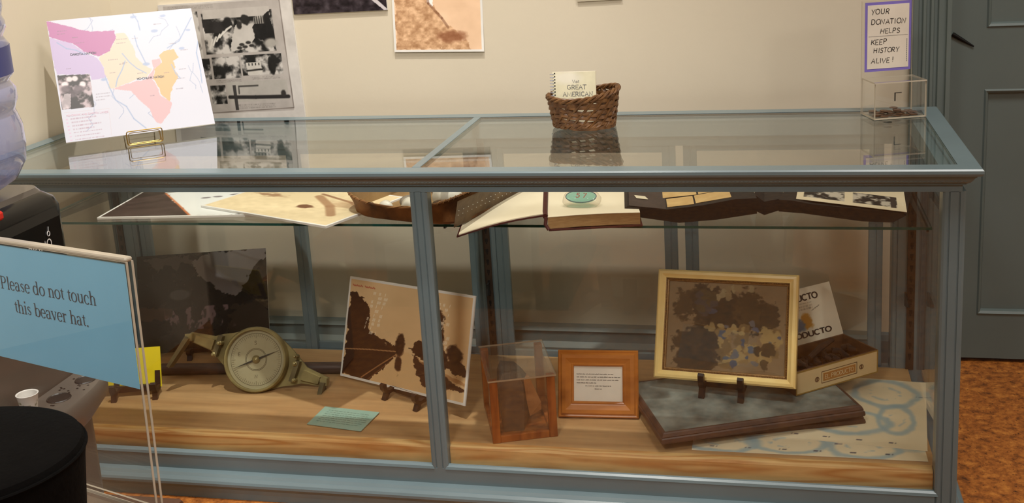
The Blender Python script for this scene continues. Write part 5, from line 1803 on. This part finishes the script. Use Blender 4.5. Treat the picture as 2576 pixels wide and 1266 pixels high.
# bottle
wb = thing('water_bottle', 'large blue tinted water bottle upside down on the cooler', 'bottle', (.474, -.600, .839))
prof = [(.040, .0405), (.085, .050), (.118, .070), (.135, .098), (.139, .128), (.138, .160), (.132, .180), (.130, .186), (.133, .195), (.137, .205), (.137, .222), (.131, .231), (.128, .236), (.131, .241), (.1365, .247), (.1365, .298), (.132, .305), (.129, .311), (.132, .317), (.136, .325), (.136, .335), (.132, .345), (.136, .36), (.137, .40), (.125, .425), (.09, .438), (.02, .432)]
MB().lathe(prof, n=56).build('bottle_body', M_BOTTLE, wb, True)
lbm = MB()
lbm.lathe([(.1371, .249), (.1371, .296)], n=56, cap0=False, cap1=False)
lbm.build('label_band', M_LABELB, wb, True)
# cup
cup = thing('paper_cup', 'small white paper cup standing on the cooler drip tray', 'cup', (0.6280, -0.6741, .5365))
cup.scale = (.76, .76, .76)
MB().lathe([(.015, .001), (.016, .0), (.0225, .044), (.0238, .046), (.0225, .0465), (.0205, .045), (.0150, .004), (.0001, .004)], n=32, cap0=True, cap1=False).build('cup_body', M_CARD, cup, True)
b = MB()
rr_ = random.Random(3)
for k in range(26):
    a = rr_.uniform(0, 2 * PI); z = rr_.uniform(.012, .030)
    r_ = .0165 + (z / .044) * .0065 + .0002
    w2 = .10
    b.add([(r_ * math.cos(a), r_ * math.sin(a), z), (r_ * math.cos(a + w2), r_ * math.sin(a + w2), z), ((r_ + .0008) * math.cos(a + w2), (r_ + .0008) * math.sin(a + w2), z + .005), ((r_ + .0008) * math.cos(a), (r_ + .0008) * math.sin(a), z + .005)], [(0, 1, 2, 3)])
b.build('printed_pattern', mat('green_print', (140, 150, 120), .6), cup)

# ================================================================== foreground stand, hat and sign
STZ = .705
sd = thing('display_stand', 'brown wooden stand under the black hat and acrylic sign at the lower left', 'stand', (.86, -1.49, 0))
MB().bbox(-.36, .345, -.36, .318, STZ - .028, STZ, .004).build('stand_top', M_STANDTOP, sd)
MB().box(-.33, .31, -.33, .285, .06, STZ - .028).build('pedestal', M_DARKW, sd)
MB().bbox(-.345, .325, -.345, .300, 0, .06, .004).build('plinth', M_DARKW, sd)
hat = thing('beaver_hat', 'tall black beaver felt top hat in the lower left foreground', 'hat', (1.150, -1.425, STZ), (0, 0, math.radians(15)))
b = MB()
pr_ = [(.148, .004), (.150, .007), (.147, .010), (.120, .007), (.100, .008), (.0925, .016), (.091, .06), (.0935, .11), (.099, .163), (.1015, .177), (.0990, .1845), (.092, .1875), (.05, .1885), (.0001, .1885)]
b.lathe([(.001, .003)] + pr_, n=64, cap0=False, cap1=False, sx=1.05, sy=.93)
b.build('felt_body', M_HAT, hat, True)
b = MB(); b.lathe([(.0930, .012), (.0932, .034)], n=64, cap0=False, cap1=False, sx=1.052, sy=.932); b.build('hat_band', M_BLACK, hat, True)
b = MB()
b.tube([(.1015 * 1.05 * math.cos(a), .1015 * .93 * math.sin(a), .178) for a in np.linspace(0, 2 * PI, 65)[:-1]], .0016, 6, closed=True)
b.build('crown_edge', M_HAT, hat, True)
# sign
sgn = thing('acrylic_sign', 'clear acrylic holder with a blue paper asking not to touch the beaver hat', 'sign', (1.056, -1.1604, STZ + .003), pose(math.radians(-18.8), math.radians(1.9), math.radians(.8)))
sw, shh = .289, .276
apane('back_sheet', -sw / 2, sw / 2, .0045, .0070, 0, shh, sgn)
apane('front_sheet', -sw / 2, sw / 2, -.0025, 0, 0, shh, sgn)
apane('foot', -sw / 2, sw / 2, -.070, -.0025, -.0025, 0, sgn)
MB().bbox(-sw / 2, sw / 2, -.0025, .0070, shh, shh + .0045, .0015).build('top_fold', M_AEDGE, sgn)
for a_, c_ in ((-.0025, 0), (.0045, .007)):
    MB().box(sw / 2 - .0004, sw / 2 + .0004, a_, c_, 0, shh).build('polished_edge', M_AEDGE, sgn)
MB().box(-sw / 2 - .0001, sw / 2, -.0030, -.0024, -.0005, .0016).build('bend_line', M_AEDGE, sgn)
MB().box(-sw / 2 + .002, sw / 2 - .006, .0005, .0010, .1365, shh - .003).build('blue_paper', M_BLUEPAPER, sgn)
tb = MB()
ss = .0228
l1, l2 = 'Please do not touch', 'this beaver hat.'
w1, w2 = text_w(l1, ss, 'serif'), text_w(l2, ss, 'serif')
ribbons(tb, l1, ss, (.004 - w1 * .45, .2215), 'serif', y=.0001, aspect=.9)
ribbons(tb, l2, ss, (.006 - w2 * .45, .1955), 'serif', y=.0001, aspect=.9)
tb.build('sign_lettering', M_INKG, sgn)
